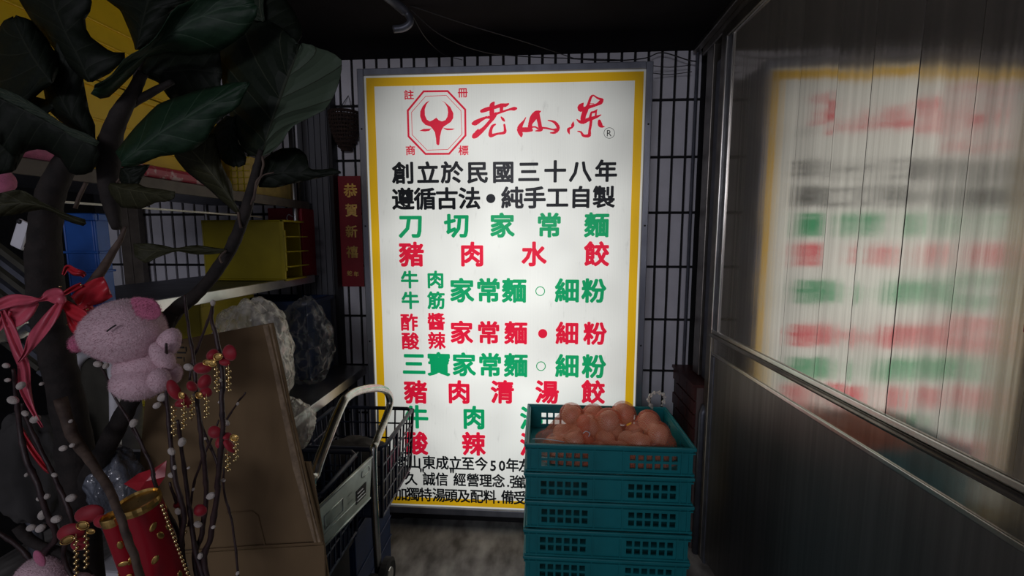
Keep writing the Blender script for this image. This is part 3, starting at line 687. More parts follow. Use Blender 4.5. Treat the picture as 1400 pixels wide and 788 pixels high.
names = ['teal crate at the top of the stack, holding the onions', 'second teal crate from the top of the stack', 'third teal crate from the top of the stack',
         'fourth teal crate from the top of the stack', 'fifth teal crate, lowest one in view', 'sixth teal crate below the picture edge']
ztop = .632-CH
cr = crate(ztop, names[0])
CRV = [cr]
for k in range(1, 6):
    c = copy_tree(cr, None, (random.uniform(-.004, .002), random.uniform(-.002, .002), -k*CH)); c['label'] = names[k]
dl = empty('crate_dolly', ((CX0+CX1)/2, 1.55, 0), 'low dark plastic dolly under the teal crates', 'dolly')
mk('deck', MB().box((CX0, CYa, .012), (CX1, CYb, .030)), 'black', dl, bevel=.002)
mk('runner', MB().box((CX0+.02, CYa, 0), (CX0+.07, CYb, .0118)), 'black', dl); mk('runner', MB().box((CX1-.07, CYa, 0), (CX1-.02, CYb, .0118)), 'black', dl)
# onions (packed in layers) and the red net around them
zf = ztop+.007
on = []
def drop(x, y, r):
    z = zf+r
    for (a, b, c, q) in on:
        d2 = (x-a)**2+(y-b)**2; R = (r+q)*.97
        if d2 < R*R: z = max(z, c+math.sqrt(R*R-d2))
    return z
ox = [(.05, 1.46), (.12, 1.45), (.195, 1.45), (.265, 1.45), (.335, 1.455), (.405, 1.46), (.085, 1.53), (.16, 1.53), (.235, 1.53), (.31, 1.53), (.385, 1.53), (.44, 1.53), (.13, 1.60), (.20, 1.60), (.275, 1.605), (.35, 1.60), (.42, 1.60),
      (.02+.02, 1.50), (.09, 1.485), (.165, 1.49), (.24, 1.485), (.31, 1.49), (.375, 1.49), (.425, 1.50), (.12, 1.56), (.195, 1.565), (.27, 1.565), (.345, 1.56), (.405, 1.565), (.235, 1.62), (.32, 1.625),
      (.155, 1.525), (.225, 1.53), (.30, 1.525), (.37, 1.53), (.26, 1.585), (.19, 1.57)]
for i, (x, y) in enumerate(ox):
    r = random.uniform(.034, .040) if i < 17 else random.uniform(.036, .042)
    x += random.uniform(-.006, .006); y += random.uniform(-.006, .006)
    z = drop(x, y, r)
    if z+r > zf+.172-max(0, .16-x)*.35-max(0, 1.47-y)*.5: continue
    on.append((x, y, z, r))
def onion_mesh():
    prof = lambda d, q: Vector((q.x, q.y, q.z*(.90 if abs(d.z) < .9 else .90+(abs(d.z)-.9)*2.2)))*(1+.006*math.sin(9*math.atan2(d.y, d.x)))
    return MB().ball((0, 0, 0), 1.0, 20, 14, fn=prof)
om = onion_mesh(); ome = bpy.data.meshes.new('onion'); ome.from_pydata(om.v, [], om.f); ome.materials.append(MT['onion']); ome.polygons.foreach_set('use_smooth', [True]*len(ome.polygons))
for (x, y, z, r) in on:
    o = bpy.data.objects.new('onion', ome); COL.objects.link(o); o.location = (x, y, z); o.scale = (r*.97, r*.97, r*.97)
    o.rotation_euler = (random.uniform(-.9, .9), random.uniform(-.9, .9), random.uniform(0, 6))
    props(o, 'round brown-skinned onion packed in the red net bag in the top crate', 'onion', 'onions in the red net bag')
def net_h(x, y):
    s = 0; best = zf+.012
    for (a, b, c, r) in on:
        d2 = ((x-a)**2+(y-b)**2); R = r+.005
        if d2 < R*R*1.0: s += math.exp((c+math.sqrt(max(0, R*R-d2))-zf)*80)
        else: s += math.exp((c-(math.sqrt(d2)-R)*1.3-zf)*80)
    return zf+.0015+math.log(s+1)/80
nx, ny = 96, 56; g = []
for i in range(nx+1):
    rowp = []
    for j in range(ny+1):
        u, v = i/nx*2-1, j/ny*2-1
        k = max(abs(u), abs(v)) / max(1e-6, (abs(u)**5+abs(v)**5)**.2)              # squircle footprint
        x, y = .230+u*k*.248, 1.540+v*k*.142
        edge = max(abs(u), abs(v)); h = net_h(x, y)
        h += .0012*noise.noise(Vector((x*90, y*90, 0)))
        if edge > .95: h = h+(zf+.006-h)*((edge-.95)/.05)**1.5
        rowp.append(Vector((x, y, h)))
    g.append(rowp)
nm = bpy.data.materials.new('red_net'); nm.use_nodes = True; N, L = nodes(nm); b_ = N['Principled BSDF']
b_.inputs['Base Color'].default_value = (1.0, .24, .12, 1); b_.inputs['Roughness'].default_value = .4
tc = N.new('ShaderNodeTexCoord')
def waves(ang):
    mp = N.new('ShaderNodeMapping'); mp.inputs['Rotation'].default_value = (0, 0, ang); L.new(tc.outputs['Object'], mp.inputs[0])
    wv = N.new('ShaderNodeTexWave'); wv.inputs['Scale'].default_value = 110; wv.inputs['Distortion'].default_value = 1.5; wv.inputs['Detail'].default_value = 1; L.new(mp.outputs[0], wv.inputs['Vector']); return wv.outputs['Fac']
mxx = N.new('ShaderNodeMath'); mxx.operation = 'MAXIMUM'; L.new(waves(.7), mxx.inputs[0]); L.new(waves(-.8), mxx.inputs[1])
mr = N.new('ShaderNodeMapRange'); mr.inputs[1].default_value = .55; mr.inputs[2].default_value = .95; mr.inputs[3].default_value = .18; mr.inputs[4].default_value = .62; L.new(mxx.outputs[0], mr.inputs[0])
tr = N.new('ShaderNodeBsdfTransparent'); mxs = N.new('ShaderNodeMixShader'); L.new(mr.outputs[0], mxs.inputs[0]); L.new(tr.outputs[0], mxs.inputs[1]); L.new(b_.outputs[0], mxs.inputs[2]); L.new(mxs.outputs[0], N['Material Output'].inputs[0])
net = mk('net_bag', MB().surf(g), nm, smooth=True, label='red net bag stretched over the onions in the top crate', cat='net bag')
kn = MB(); k0 = Vector((.155, 1.435, zf+.105))
kn.tube([k0+Vector((.00, .05, .012)), k0+Vector((0, .02, .012)), k0+Vector((.0, 0, .0)), k0+Vector((.012, -.012, -.03))], [.030, .018, .010, .022], 10)
mk('gathered_neck', kn, nm, net, smooth=True)
mk('tie', MB().tube(smoothpts([k0+Vector((-.01, -.012, .004)), k0+Vector((.0, -.015, .012)), k0+Vector((.012, -.012, .004)), k0+Vector((.008, -.016, -.006))], 5), .0015, 6), 'white', net)
mk('tie', MB().tube(smoothpts([(-.025, 1.44, zf+.075), (.0, 1.43, zf+.082), (.05, 1.425, zf+.08), (.085, 1.43, zf+.072)], 5), .0016, 6), 'white', net)
fl = MB()
p1 = at(893, 545, 1.70)
fl.tube(smoothpts([p1+Vector((.0, 0, -.045)), p1+Vector((-.018, 0, -.005)), p1+Vector((.0, .0, .02)), p1+Vector((.03, 0, .022)), p1+Vector((.045, 0, .005)), p1+Vector((.035, 0, -.03))], 5), [.003+.003*(k % 3) for k in range(26)], 6)
mk('plastic_loop', fl, 'film', label='clear twisted plastic loop sticking up from the right corner of the top crate', cat='plastic loop')
# ------------------------------------------------------------------ cardboard
cb = empty('folded_carton', (-.60, .85, 0), 'tall brown flattened cardboard carton leaning in front of the shelves', 'cardboard')
def cY(py): return .868-(py-443)/345*.03
def panel(mb, pts, t, ext=None):
    """sheet with thickness through pixel corner points"""
    A = [at(x, y, cY(y)) for x, y in pts]; n = len(A)
    Bq = [a+Vector((0, t, 0)) for a in A]
    mb.add(A+Bq, [tuple(range(n))[::-1], tuple(range(n, 2*n))]+[(k, (k+1) % n, n+(k+1) % n, n+k) for k in range(n)])
top = [(372, 442), (378, 470), (388, 515), (402, 585), (417, 645), (428, 690), (440, 740)]
q = MB(); panel(q, [(205, 472), (262, 462)]+top[:1]+top[1:]+[(252, 752), (180, 757)], .006); mk('front_panel', q, 'card', cb)
def down(pts, zlow, t, mb):
    A = [at(x, y, cY(y)) for x, y in pts]; Bq = [Vector((a.x+.0, a.y-.03, zlow)) for a in A][::-1]; P = A+Bq; n = len(P)
    P2 = [p+Vector((0, t, 0)) for p in P]; mb.add(P+P2, [tuple(range(n))[::-1], tuple(range(n, 2*n))]+[(k, (k+1) % n, n+(k+1) % n, n+k) for k in range(n)])
q = MB(); down([(180, 762), (250, 758), (443, 746)], .0, .006, q); mk('lower_flap', q, 'card', cb)
q = MB(); panel(q, [(361, 445), (372, 443), (384, 500), (398, 570), (412, 630), (426, 690), (440, 742), (431, 742), (402, 640), (388, 570), (374, 500)], -.004); mk('side_fold', q, 'cardedge', cb, label='pale ragged fold edge')
q = MB(); A = [at(404, 632, .862), at(424, 633, .862), at(436, 700, .858), at(449, 790, .85), at(430, 790, .85), at(418, 690, .858)]
q.add(A+[a+Vector((0, .005, 0)) for a in A], [(5,4,3,2,1,0), (6,7,8,9,10,11)]+[(k, (k+1) % 6, 6+(k+1) % 6, 6+k) for k in range(6)]); mk('torn_flap', q, 'card', cb)
q = MB()
for a, b in (((372, 443), (440, 744)), ((367, 445), (434, 744))): q.tube([at(a[0]+(b[0]-a[0])*t, a[1]+(b[1]-a[1])*t, cY(a[1]+(b[1]-a[1])*t)-.004) for t in [k/10 for k in range(11)]], .0018, 5)
q.tube([at(250, 755, cY(755)-.003), at(345, 748, cY(750)-.003), at(442, 743, cY(745)-.003)], .003, 6)
q.tube([at(310, 702, cY(702)-.001), at(345, 700, cY(700)-.001), at(352, 705, cY(705)-.001), at(362, 745, cY(745)-.001)], .0022, 6)
mk('fold_lines', q, 'card', cb)
q = MB()
for k in range(7):
    a = at(247, 468+7*k, cY(468)-.0015); wd = .012+.004*(k % 3)
    q.box((a.x-.008, a.y-.0008, a.z-.0022), (a.x-.008+wd, a.y, a.z+.0012))
    if k % 2: q.box((a.x+wd-.005, a.y-.0008, a.z-.009), (a.x+wd-.003, a.y, a.z+.001))
mk('printed_marks', q, 'ink', cb)
# ------------------------------------------------------------------ folding hand truck
ht = empty('hand_truck', (-.50, 1.10, 0), 'folded steel hand truck with a bent tube handle beside the cardboard', 'hand truck')
HX = -.50
path = [atX(424, 690, HX), atX(431, 648, HX), atX(446, 605, HX), atX(466, 556, HX), atX(476, 542, HX), atX(492, 534, HX), atX(515, 531, HX+.0), atX(529, 536, HX), atX(533, 552, HX), atX(525, 578, HX), atX(513, 607, HX), atX(510, 622, HX), atX(512, 690, HX), atX(516, 762, HX)]
path = [Vector(p) for p in path]
q = MB().tube(smoothpts([Vector((HX, path[0].y-.02, .25))]+path+[Vector((HX, path[-1].y+.01, .10))], 5), .0115, 12)
mk('handle', q, 'chrome', ht, smooth=True)
pa, pb_, pc, pd = atX(429, 697, HX), atX(506, 624, HX), atX(503, 682, HX), atX(433, 755, HX)
q = MB(); T = .02
def plate(mb, A, x0, x1): mb.add([Vector((x0, p.y, p.z)) for p in A]+[Vector((x1, p.y, p.z)) for p in A], [(0,1,2,3), (7,6,5,4), (0,4,5,1), (1,5,6,2), (2,6,7,3), (3,7,4,0)])
A = [pd, pc, pb_, pa]; plate(q, A, HX+.0, HX+.006); mk('side_plate', q, 'galv', ht, bevel=.001)
def onp(u, v): a = pd.lerp(pc, u); b = pa.lerp(pb_, u); return a.lerp(b, v)
q = MB()
for v in (.015, .985): q.tube([onp(0, v)+Vector((.006, 0, 0)), onp(1, v)+Vector((.006, 0, 0))], .0035, 6)
for v in (.28,): q.tube([onp(0, v)+Vector((.006, 0, 0)), onp(.8, v)+Vector((.006, 0, 0))], .0015, 5)
c = [(.10, .38), (.40, .38), (.40, .68), (.10, .68), (.10, .38)]
q.tube([onp(u, v)+Vector((.006, 0, 0)) for u, v in c], .0018, 5)
c = [(.86, .72), (.80, .78), (.80, .90), (.93, .92), (.96, .78), (.82, .75)]
q.tube(smoothpts([onp(u-.02, v-.06)+Vector((.006, 0, 0)) for u, v in c], 3), .0018, 5)
mk('pressed_ridges', q, 'galv', ht, smooth=True)
q = MB()
def onchar(mb, ch, u, v, s):
    vs, fs = glyph(ch); a = onp(u, v); uy = (onp(u+.01, v)-a).normalized()
    for dxx in (0, .0012):
        mb.add([a+uy*((x-GCX)/GH*s)+Vector((.0066+dxx*.5, 0, (y-GCY)/GH*s)) for x, y in vs], fs)
for ch_, u_, v_, s_ in (('福', .18, .53, .030), ('三', .29, .53, .024), ('二', .55, .50, .030)):
    q = MB(); onchar(q, ch_, u_, v_, s_); mk('embossed_character', q, 'galv', ht)
q = MB(); A = [onp(.66, .20), onp(.88, .20), onp(.88, .52), onp(.66, .52)]; plate(q, A, HX+.0062, HX+.0072); mk('sticker', q, 'ink', ht, label='dark sticker with small print')
q = MB()
for k in range(3): q.tube([onp(.68, .26+.09*k)+Vector((.0075, 0, 0)), onp(.86-.03*k, .26+.09*k)+Vector((.0075, 0, 0))], .0016, 4)
mk('sticker_print', q, 'white', ht)
for yy, nme in ((path[-1].y+.015, 'wheel'), (path[-1].y-.06, 'wheel')):
    M_ = Matrix.Translation(Vector((HX+(.02 if yy > path[-1].y else .0), yy, .235))) @ Matrix.Rotation(math.pi/2, 4, 'Y')
    q = MB().lathe([(.006, -.014), (.048, -.014), (.058, -.010), (.058, .010), (.048, .014), (.034, .012), (.030, .006), (.006, .006)], 28, M_); wh = mk(nme, q, 'rubber', ht, smooth=False)
    q = MB().lathe([(.001, .013), (.030, .013), (.033, .009), (.033, -.016), (.001, -.016)], 24, M_); mk('hub', q, 'chrome', wh)
mk('axle', MB().tube([(HX, path[-1].y-.08, .235), (HX, path[-1].y+.03, .235)], .006, 8), 'darkmetal', ht)
mk('foot', MB().box((HX-.03, path[0].y-.04, 0), (HX+.0, path[-1].y+.04, .012)).box((HX-.012, path[-1].y, .012), (HX+.01, path[-1].y+.02, .11)).box((HX-.012, path[0].y-.03, .012), (HX+.01, path[0].y-.01, .26)), 'darkmetal', ht)
# ------------------------------------------------------------------ dark plastic baskets behind the hand truck
def basket(name, x0, x1, y0, y1, z0, z1, m, label, nx_=8, ny_=10, nz=4, taper=.02, bar=.0032, dz=0):
    e = empty(name, ((x0+x1)/2, (y0+y1)/2, z0), label, 'basket')
    def P(x, y, z):
        t = (z-z0)/(z1-z0); cx, cy = (x0+x1)/2, (y0+y1)/2; s = 1-taper*(1-t)*4; return Vector((cx+(x-cx)*s, cy+(y-cy)*s, z))
    def side_(pts, n, nm_):
        q = MB(); (xa, ya), (xb, yb) = pts
        for k in range(n+1):
            t = k/n; X_, Y_ = xa+(xb-xa)*t, ya+(yb-ya)*t; q.tube([P(X_, Y_, z0), P(X_, Y_, z1)], bar*(1.8 if k in (0, n, n//2) else 1), 4)
        for k in range(nz+1):
            z = z0+(z1-z0)*k/nz; q.tube([P(xa, ya, z), P(xb, yb, z)], bar*(1.5 if k in (0,) else 1), 4)
        mk(nm_, q, m, e)
    side_(((x0, y0), (x1, y0)), nx_, 'front_grille'); side_(((x0, y1), (x1, y1)), nx_, 'back_grille')
    side_(((x1, y0), (x1, y1)), ny_, 'side_grille'); side_(((x0, y0), (x0, y1)), ny_, 'side_grille')
    q = MB(); r = .02
    c = [P(x0, y0+r, z1), P(x0+r, y0, z1), P(x1-r, y0, z1), P(x1, y0+r, z1), P(x1, y1-r, z1), P(x1-r, y1, z1), P(x0+r, y1, z1), P(x0, y1-r, z1), P(x0, y0+r, z1)]
    q.tube(c, .0075, 8)
    for a, b in zip(c, c[1:]): q.box((0, 0, 0), (1, 1, 1), Matrix(((b.x-a.x, 0, 0, a.x), (b.y-a.y, 0, .0, a.y), (0, .0, .0, z1-.02), (0, 0, 0, 1)))) if 0 else None
    mk('rim', q, m, e, smooth=True)
    q = MB(); a_, b_2 = P(x0, y0, z0), P(x1, y1, z0); q.box((a_.x, a_.y, z0-.003), (b_2.x, b_2.y, z0+.002)); mk('base', q, m, e)
    return e
basket('plastic_basket', -.80, -.490, 1.27, 1.60, .412, .645, 'navy', 'dark navy plastic grille basket standing against the lower left of the sign', 9, 9, 4)
basket('plastic_basket', -.83, -.545, .98, 1.22, .412, .66, 'navy', 'dark navy plastic basket behind the hand truck handle', 8, 8, 4)
tote('blue_bin', -.80, -.575, 1.24, 1.55, .002, .395, 'dkblue', 'dark blue bin under the navy baskets', t=.006)
tote('black_bin', -.80, -.575, .97, 1.20, .002, .395, 'black', 'black bin on the floor behind the hand truck')
def heap(name, c, r, m, label, cat, seed): blob(name, c, r, m, label, seed, .35, 24, 16, cat)
heap('dark_bundle', (-.66, 1.43, .50), (.12, .12, .085), 'grey', 'dark bundle lying in the navy basket beside the sign', 'bundle', 5)
q = MB().box((-.508, 1.36, .52), (-.504, 1.47, .575)); mk('purple_label', q, 'plushpink', COL.objects['plastic_basket'], label='muted purple label')
# ------------------------------------------------------------------ clutter at the left behind the plants
lv = empty('slatted_crate', at(35, 500, .80), 'dark grey slatted plastic crate tipped over at the left edge', 'crate')
C0 = at(20, 420, .80); RM = Matrix.Translation(C0) @ Matrix.Rotation(math.radians(38), 4, 'Y') @ Matrix.Scale(.82, 4)
for k in range(9):
    z = -.10+.024*k; mk('slat', MB().box((-.17, -.004, z), (.13, .010, z+.013), RM), 'darkmetal' if k % 2 else 'olive', lv)
for x in (-.17, -.02, .12): mk('upright', MB().box((x, .0105, -.12), (x+.015, .02, .13), RM), 'darkmetal', lv)
wb = mk('white_bracket', MB().box((0, 0, 0), (.03, .008, .07), Matrix.Translation(at(12, 335, .775)) @ Matrix.Rotation(.45, 4, 'Y') @ Matrix.Scale(.8, 4)), 'white', label='white plastic bracket with a round hole at the left edge', cat='bracket', bevel=.006)
q = MB().ball(at(26, 303, .774), (.0045, .003, .0045), 10, 8); mk('hole', q, 'black', wb)
for (x, y) in ((36, 330), (28, 337)):
    q = MB().tube([at(x-4, y-4, .79), at(x+4, y+4, .79)], .0035, 6); mk('capsule', q, 'white', lv)
ch = empty('plastic_chair', at(130, 700, .95), 'white plastic chair back with a dark panel behind the pig', 'chair')
q = MB().tube(smoothpts([at(100, 640, .95), at(101, 520, .95), at(108, 492, .95), at(128, 482, .95), at(149, 492, .95), at(157, 525, .95), at(158, 640, .95)], 5), .0115, 10); mk('back_frame', q, 'white', ch, smooth=True)
A = [at(104, 640, .955), at(154, 640, .955), at(153, 515, .955), at(146, 497, .955), at(128, 488, .955), at(110, 497, .955), at(104, 515, .955)]
q = MB().add(A+[a+Vector((0, .006, 0)) for a in A], [tuple(range(7))[::-1], tuple(range(7, 14))]+[(k, (k+1) % 7, 7+(k+1) % 7, 7+k) for k in range(7)]); mk('back_panel', q, 'olive', ch)
a0, a1 = at(100, 640, .95), at(158, 640, .95)
mk('seat', MB().box((a0.x-.01, .96, .43), (a1.x+.02, 1.09, .45)), 'white', ch, bevel=.008)
for x in (a0.x, a1.x):
    mk('back_leg', MB().tube([(x, .95, .0), (x, .95, a0.z)], .010, 8), 'white', ch, smooth=True); mk('front_leg', MB().tube([(x, 1.08, 0), (x, 1.08, .43)], .010, 8), 'white', ch, smooth=True)
p = at(172, 655, .82); blob('plastic_bag', (p.x, .80, p.z-.02), (.045, .04, .085), 'film3', 'blue-grey plastic bag hanging behind the firecracker ornament', 31, .4)
p = at(18, 650, .80); blob('grey_sack', (p.x-.02, .86, p.z-.02), (.075, .06, .13), 'grey', 'dark grey cloth sack at the lower left edge', 41, .3, cat='sack')
# ------------------------------------------------------------------ fiddle-leaf fig
PY = .74
fig = empty('fig_plant', (-.62, .74, 0), 'large dark-leaved rubber fig plant in the left foreground', 'plant')
def limb(name, pts, m, parent, n=4, k=10):
    """pts: (px, py, Y, width in px)"""
    P = [at(a, b, Y) for a, b, Y, w_ in pts]; Rr = [w_*Y/FP/2 for a, b, Y, w_ in pts]
    q = smoothpts([(p.x, p.y, p.z) for p in P], n); rr = smoothpts([(r, 0, 0) for r in Rr], n)
    q = [v+Vector((noise.noise(v*60), noise.noise(v*60+Vector((9, 0, 0))), 0))*.0012 for v in q]
    return mk(name, MB().tube(q, [max(.0006, r.x*(1+.12*noise.noise(v*90))) for r, v in zip(rr, q)], k), m, parent, smooth=True)
g0 = at(125, 720, .78)
q = [Vector((g0.x-.02, .78, .30)), Vector((g0.x, .78, .55))]
trunk_pts = [(62, 310, .73, 36), (61, 370, .74, 40), (66, 425, .75, 42), (76, 480, .76, 39), (90, 540, .77, 41), (102, 610, .78, 43), (110, 700, .78, 46), (118, 830, .78, 52)]
limb('trunk', [(110, 190, .71, 20), (88, 225, .72, 28), (70, 265, .725, 32)]+trunk_pts, 'bark', fig, 5, 14)
limb('branch', [(196, 100, .71, 12), (180, 130, .71, 17), (160, 165, .71, 23), (150, 200, .72, 27), (149, 240, .72, 27), (152, 280, .72, 20), (160, 312, .71, 12)], 'bark', fig, 5, 12)
pl = at(118, 830, .78)
mk('trunk_base', MB().tube(smoothpts([pl, Vector((pl.x, .75, .55)), Vector((pl.x, .69, .34))], 5), .034, 14), 'bark', fig, smooth=True)
limb('branch', [(357, 205, .72, 7), (350, 235, .72, 11), (343, 262, .73, 13), (333, 298, .73, 15), (318, 335, .74, 16), (295, 372, .745, 17), (268, 403, .75, 18), (240, 425, .755, 22), (222, 455, .76, 24), (205, 500, .765, 24), (182, 542, .77, 24), (162, 580, .775, 25), (140, 622, .78, 28), (116, 665, .78, 32)], 'bark', fig, 5, 12)
limb('branch_stub', [(224, 452, .755, 20), (231, 436, .75, 19), (236, 427, .748, 18)], 'bark', fig)
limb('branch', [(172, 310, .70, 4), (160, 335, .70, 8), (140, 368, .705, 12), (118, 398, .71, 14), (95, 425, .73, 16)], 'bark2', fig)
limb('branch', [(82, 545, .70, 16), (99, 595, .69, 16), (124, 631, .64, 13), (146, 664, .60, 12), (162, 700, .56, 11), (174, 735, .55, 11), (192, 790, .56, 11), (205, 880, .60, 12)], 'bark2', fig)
limb('branch', [(25, 720, .66, 16), (45, 742, .66, 15), (90, 760, .66, 14), (120, 790, .67, 14)], 'bark', fig)
limb('branch', [(205, 62, .72, 6), (190, 90, .72, 8), (185, 120, .715, 10)], 'bark', fig)
limb('branch', [(235, 112, .72, 8), (210, 125, .72, 10), (178, 142, .715, 13)], 'bark', fig)
def stem(pts, w_=3, m='bark2', Y=.72): limb('leaf_stalk', [(a, b, Y, w_) for a, b in pts], m, fig, 4, 6)
stem([(358, 212), (360, 225), (357, 240), (350, 250), (347, 275)], 3.5)
stem([(326, 290), (327, 300), (330, 312)], 4)
stem([(309, 343), (300, 352), (303, 360)], 3)
stem([(375, 236), (360, 240), (352, 252), (343, 280)], 2)
stem([(118, 250), (108, 270), (103, 285)], 5, 'bark2', .71)
stem([(170, 228), (166, 240), (160, 250)], 3, 'bark2', .71)
def leaf(mid, left, right, Yb, Yt, dl, dr, m='leaf', n=16, k=5, bow=.0):
    """midrib, left and right edge traced in pixels; Yb..Yt depth along the midrib, dl / dr how far the edges lean back"""
    mb = MB(); uv = []; G = []
    for i in range(n+1):
        t = i/n; Y = Yb+(Yt-Yb)*t+bow*math.sin(math.pi*t)
        c = interp([(x, y, 0) for x, y in mid], t); a = interp([(x, y, 0) for x, y in left], t); b = interp([(x, y, 0) for x, y in right], t)
        r_ = []
        for j in range(-k, k+1):
            s = abs(j)/k; e_ = a if j < 0 else b; dd = dl if j < 0 else dr
            pp = c.lerp(e_, s); yy = Y+dd*s*s*math.sin(math.pi*min(1, .12+t*.88))+.003*math.sin(t*31+s*5)*s
            r_.append(at(pp.x, pp.y, yy)); uv.append((.5+.5*j/k, t))
        G.append(r_)
    mb.surf(G); mb.uv = uv
    return mk('leaf', mb, m, fig, smooth=True, solid=.0009)
# big leaf with the lit right half (that light is put into its paler colour)
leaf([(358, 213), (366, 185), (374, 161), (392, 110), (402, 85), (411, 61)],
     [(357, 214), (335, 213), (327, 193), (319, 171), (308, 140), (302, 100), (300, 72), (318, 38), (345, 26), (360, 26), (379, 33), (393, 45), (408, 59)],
     [(359, 213), (366, 212), (385, 196), (392, 182), (403, 170), (421, 162), (446, 149), (456, 132), (463, 114), (467, 96), (467, 81), (452, 70), (439, 68), (426, 61), (413, 59)], .72, .76, .045, -.055, 'leafhalflit', 20)
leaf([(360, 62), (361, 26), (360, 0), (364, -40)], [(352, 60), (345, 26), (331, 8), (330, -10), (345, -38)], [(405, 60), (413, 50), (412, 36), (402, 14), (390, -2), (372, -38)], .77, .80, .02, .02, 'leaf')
leaf([(360, 30), (355, 10), (356, -30)], [(346, 27), (333, 16), (331, -10), (345, -28)], [(362, 28), (360, 8), (362, -10), (360, -28)], .768, .79, .0, .0, 'leaflit', 8)  # lit part of the leaf behind, its light painted as a paler colour
leaf([(128, 122), (160, 102), (195, 76), (225, 52), (262, 28), (300, 12), (348, 6)],
     [(130, 116), (150, 106), (172, 78), (200, 64), (216, 48), (238, 10), (262, 0), (290, -12), (346, -8)],
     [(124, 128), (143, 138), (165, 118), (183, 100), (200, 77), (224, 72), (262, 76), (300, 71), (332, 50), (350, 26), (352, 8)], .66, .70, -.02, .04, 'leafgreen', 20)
leaf([(166, 222), (195, 200), (216, 184), (235, 172), (256, 160), (290, 140), (338, 115)],
     [(158, 208), (183, 176), (214, 144), (232, 136), (252, 130), (275, 122), (294, 119), (318, 113), (341, 112)],
     [(166, 228), (183, 228), (200, 222), (216, 214), (244, 211), (266, 204), (282, 192), (290, 176), (299, 164), (315, 154), (327, 145), (342, 113)], .64, .66, .03, .015, 'leafgreen', 20)
leaf([(123, 112), (108, 80), (90, 45), (75, 10), (70, -25)], [(120, 112), (104, 100), (80, 75), (60, 48), (42, 26), (24, -4), (50, -25)], [(126, 112), (150, 101), (176, 76), (168, 70), (155, 74), (119, 47), (116, 22), (123, 17), (127, -5), (100, -25)], .68, .70, .03, .02)
leaf([(187, 68), (195, 30), (210, -25)], [(185, 68), (184, 62), (177, 42), (165, 14), (140, -4), (160, -28)], [(190, 68), (205, 62), (225, 42), (240, 10), (276, -6), (260, -26)], .73, .76, .02, .02)
leaf([(71, 114), (50, 85), (34, 58), (18, 26)], [(70, 116), (60, 122), (28, 150), (-8, 130), (-10, 60), (2, 30), (18, 22)], [(73, 112), (80, 95), (77, 75), (62, 50), (42, 27), (22, 21)], .66, .68, .03, .03)
leaf([(124, 190), (119, 186), (99, 163), (80, 128), (72, 95), (70, 80)], [(122, 192), (104, 180), (80, 164), (66, 150), (60, 125), (58, 95), (62, 62)], [(130, 190), (130, 170), (122, 153), (116, 122), (112, 98), (104, 78), (78, 58)], .69, .70, .02, .02)
leaf([(135, 196), (108, 183), (68, 160), (30, 138), (-6, 122)], [(136, 194), (122, 184), (92, 173), (58, 150), (30, 132), (-6, 117)], [(132, 200), (104, 190), (66, 166), (33, 150), (-6, 130)], .66, .63, .0, .0, 'leaflit', 14)  # lit edge of the dark leaf below, brightness put into the colour
leaf([(132, 200), (104, 188), (66, 168), (33, 150), (-6, 132)], [(132, 197), (104, 186), (66, 165), (33, 149), (-6, 130)], [(138, 215), (124, 238), (98, 240), (82, 216), (58, 203), (40, 206), (18, 215), (-6, 190)], .665, .635, .0, .03)
leaf([(72, 150), (40, 170), (12, 200), (-8, 215)], [(78, 140), (20, 125), (-8, 150), (-10, 210)], [(62, 152), (55, 190), (35, 206), (20, 235), (-8, 240)], .70, .70, .02, .02)
leaf([(118, 306), (88, 294), (58, 281), (30, 277), (-6, 280)], [(116, 300), (89, 292), (71, 283), (54, 275), (36, 262), (23, 259), (0, 264), (-6, 266)], [(114, 309), (99, 305), (85, 299), (74, 290), (58, 286), (35, 290), (18, 294), (-6, 297)], .69, .64, -.01, .015, 'leafolive')
leaf([(150, 252), (168, 258), (195, 262), (215, 266), (239, 266)], [(151, 250), (163, 251), (189, 251), (197, 256), (221, 259), (239, 262)], [(148, 256), (152, 268), (166, 284), (193, 286), (215, 276), (230, 276), (238, 271)], .69, .66, .01, .02, 'leafolive')
leaf([(167, 230), (176, 240), (180, 260)], [(165, 230), (163, 245), (172, 262)], [(170, 228), (206, 225), (196, 240), (184, 262)], .70, .70, .01, .01)
leaf([(327, 293), (318, 275), (300, 250), (280, 225), (255, 198)], [(325, 293), (316, 286), (301, 273), (284, 257), (255, 235), (238, 214), (246, 198)], [(330, 292), (320, 276), (317, 252), (304, 229), (298, 205), (294, 182), (268, 188)], .73, .71, .02, .02, 'leafolive')
leaf([(318, 160), (314, 190), (322, 227)], [(310, 158), (288, 178), (285, 195), (298, 214), (310, 225), (320, 229)], [(322, 158), (327, 193), (337, 214), (336, 225), (326, 229)], .755, .745, .01, .01)
leaf([(352, 244), (385, 236), (425, 238), (466, 236)], [(352, 240), (358, 220), (371, 210), (385, 203), (406, 202), (414, 207), (422, 217), (418, 223), (424, 232), (442, 232), (456, 230), (466, 235)], [(354, 256), (376, 257), (400, 251), (424, 246), (451, 240), (466, 237)], .73, .72, .02, .01, n=24)
leaf([(310, 343), (288, 342), (264, 342), (236, 342), (210, 343), (183, 340)], [(309, 341), (288, 338), (266, 335), (240, 340), (220, 335), (204, 333), (182, 333)], [(310, 345), (288, 348), (266, 348), (241, 343), (215, 352), (200, 361), (184, 351)], .73, .70, .006, -.01, 'leafolive')
leaf([(190, 100), (225, 98), (262, 95), (304, 100)], [(190, 92), (200, 77), (225, 71), (262, 75), (300, 70)], [(196, 104), (216, 112), (233, 137), (252, 131), (300, 120)], .74, .76, .02, .02)
pot = MB().lathe([(.09, 0), (.10, .002), (.12, .33), (.132, .335), (.132, .37), (.120, .37), (.112, .34), (.001, .335)], 28, Matrix.Translation((pl.x, .68, .0)))
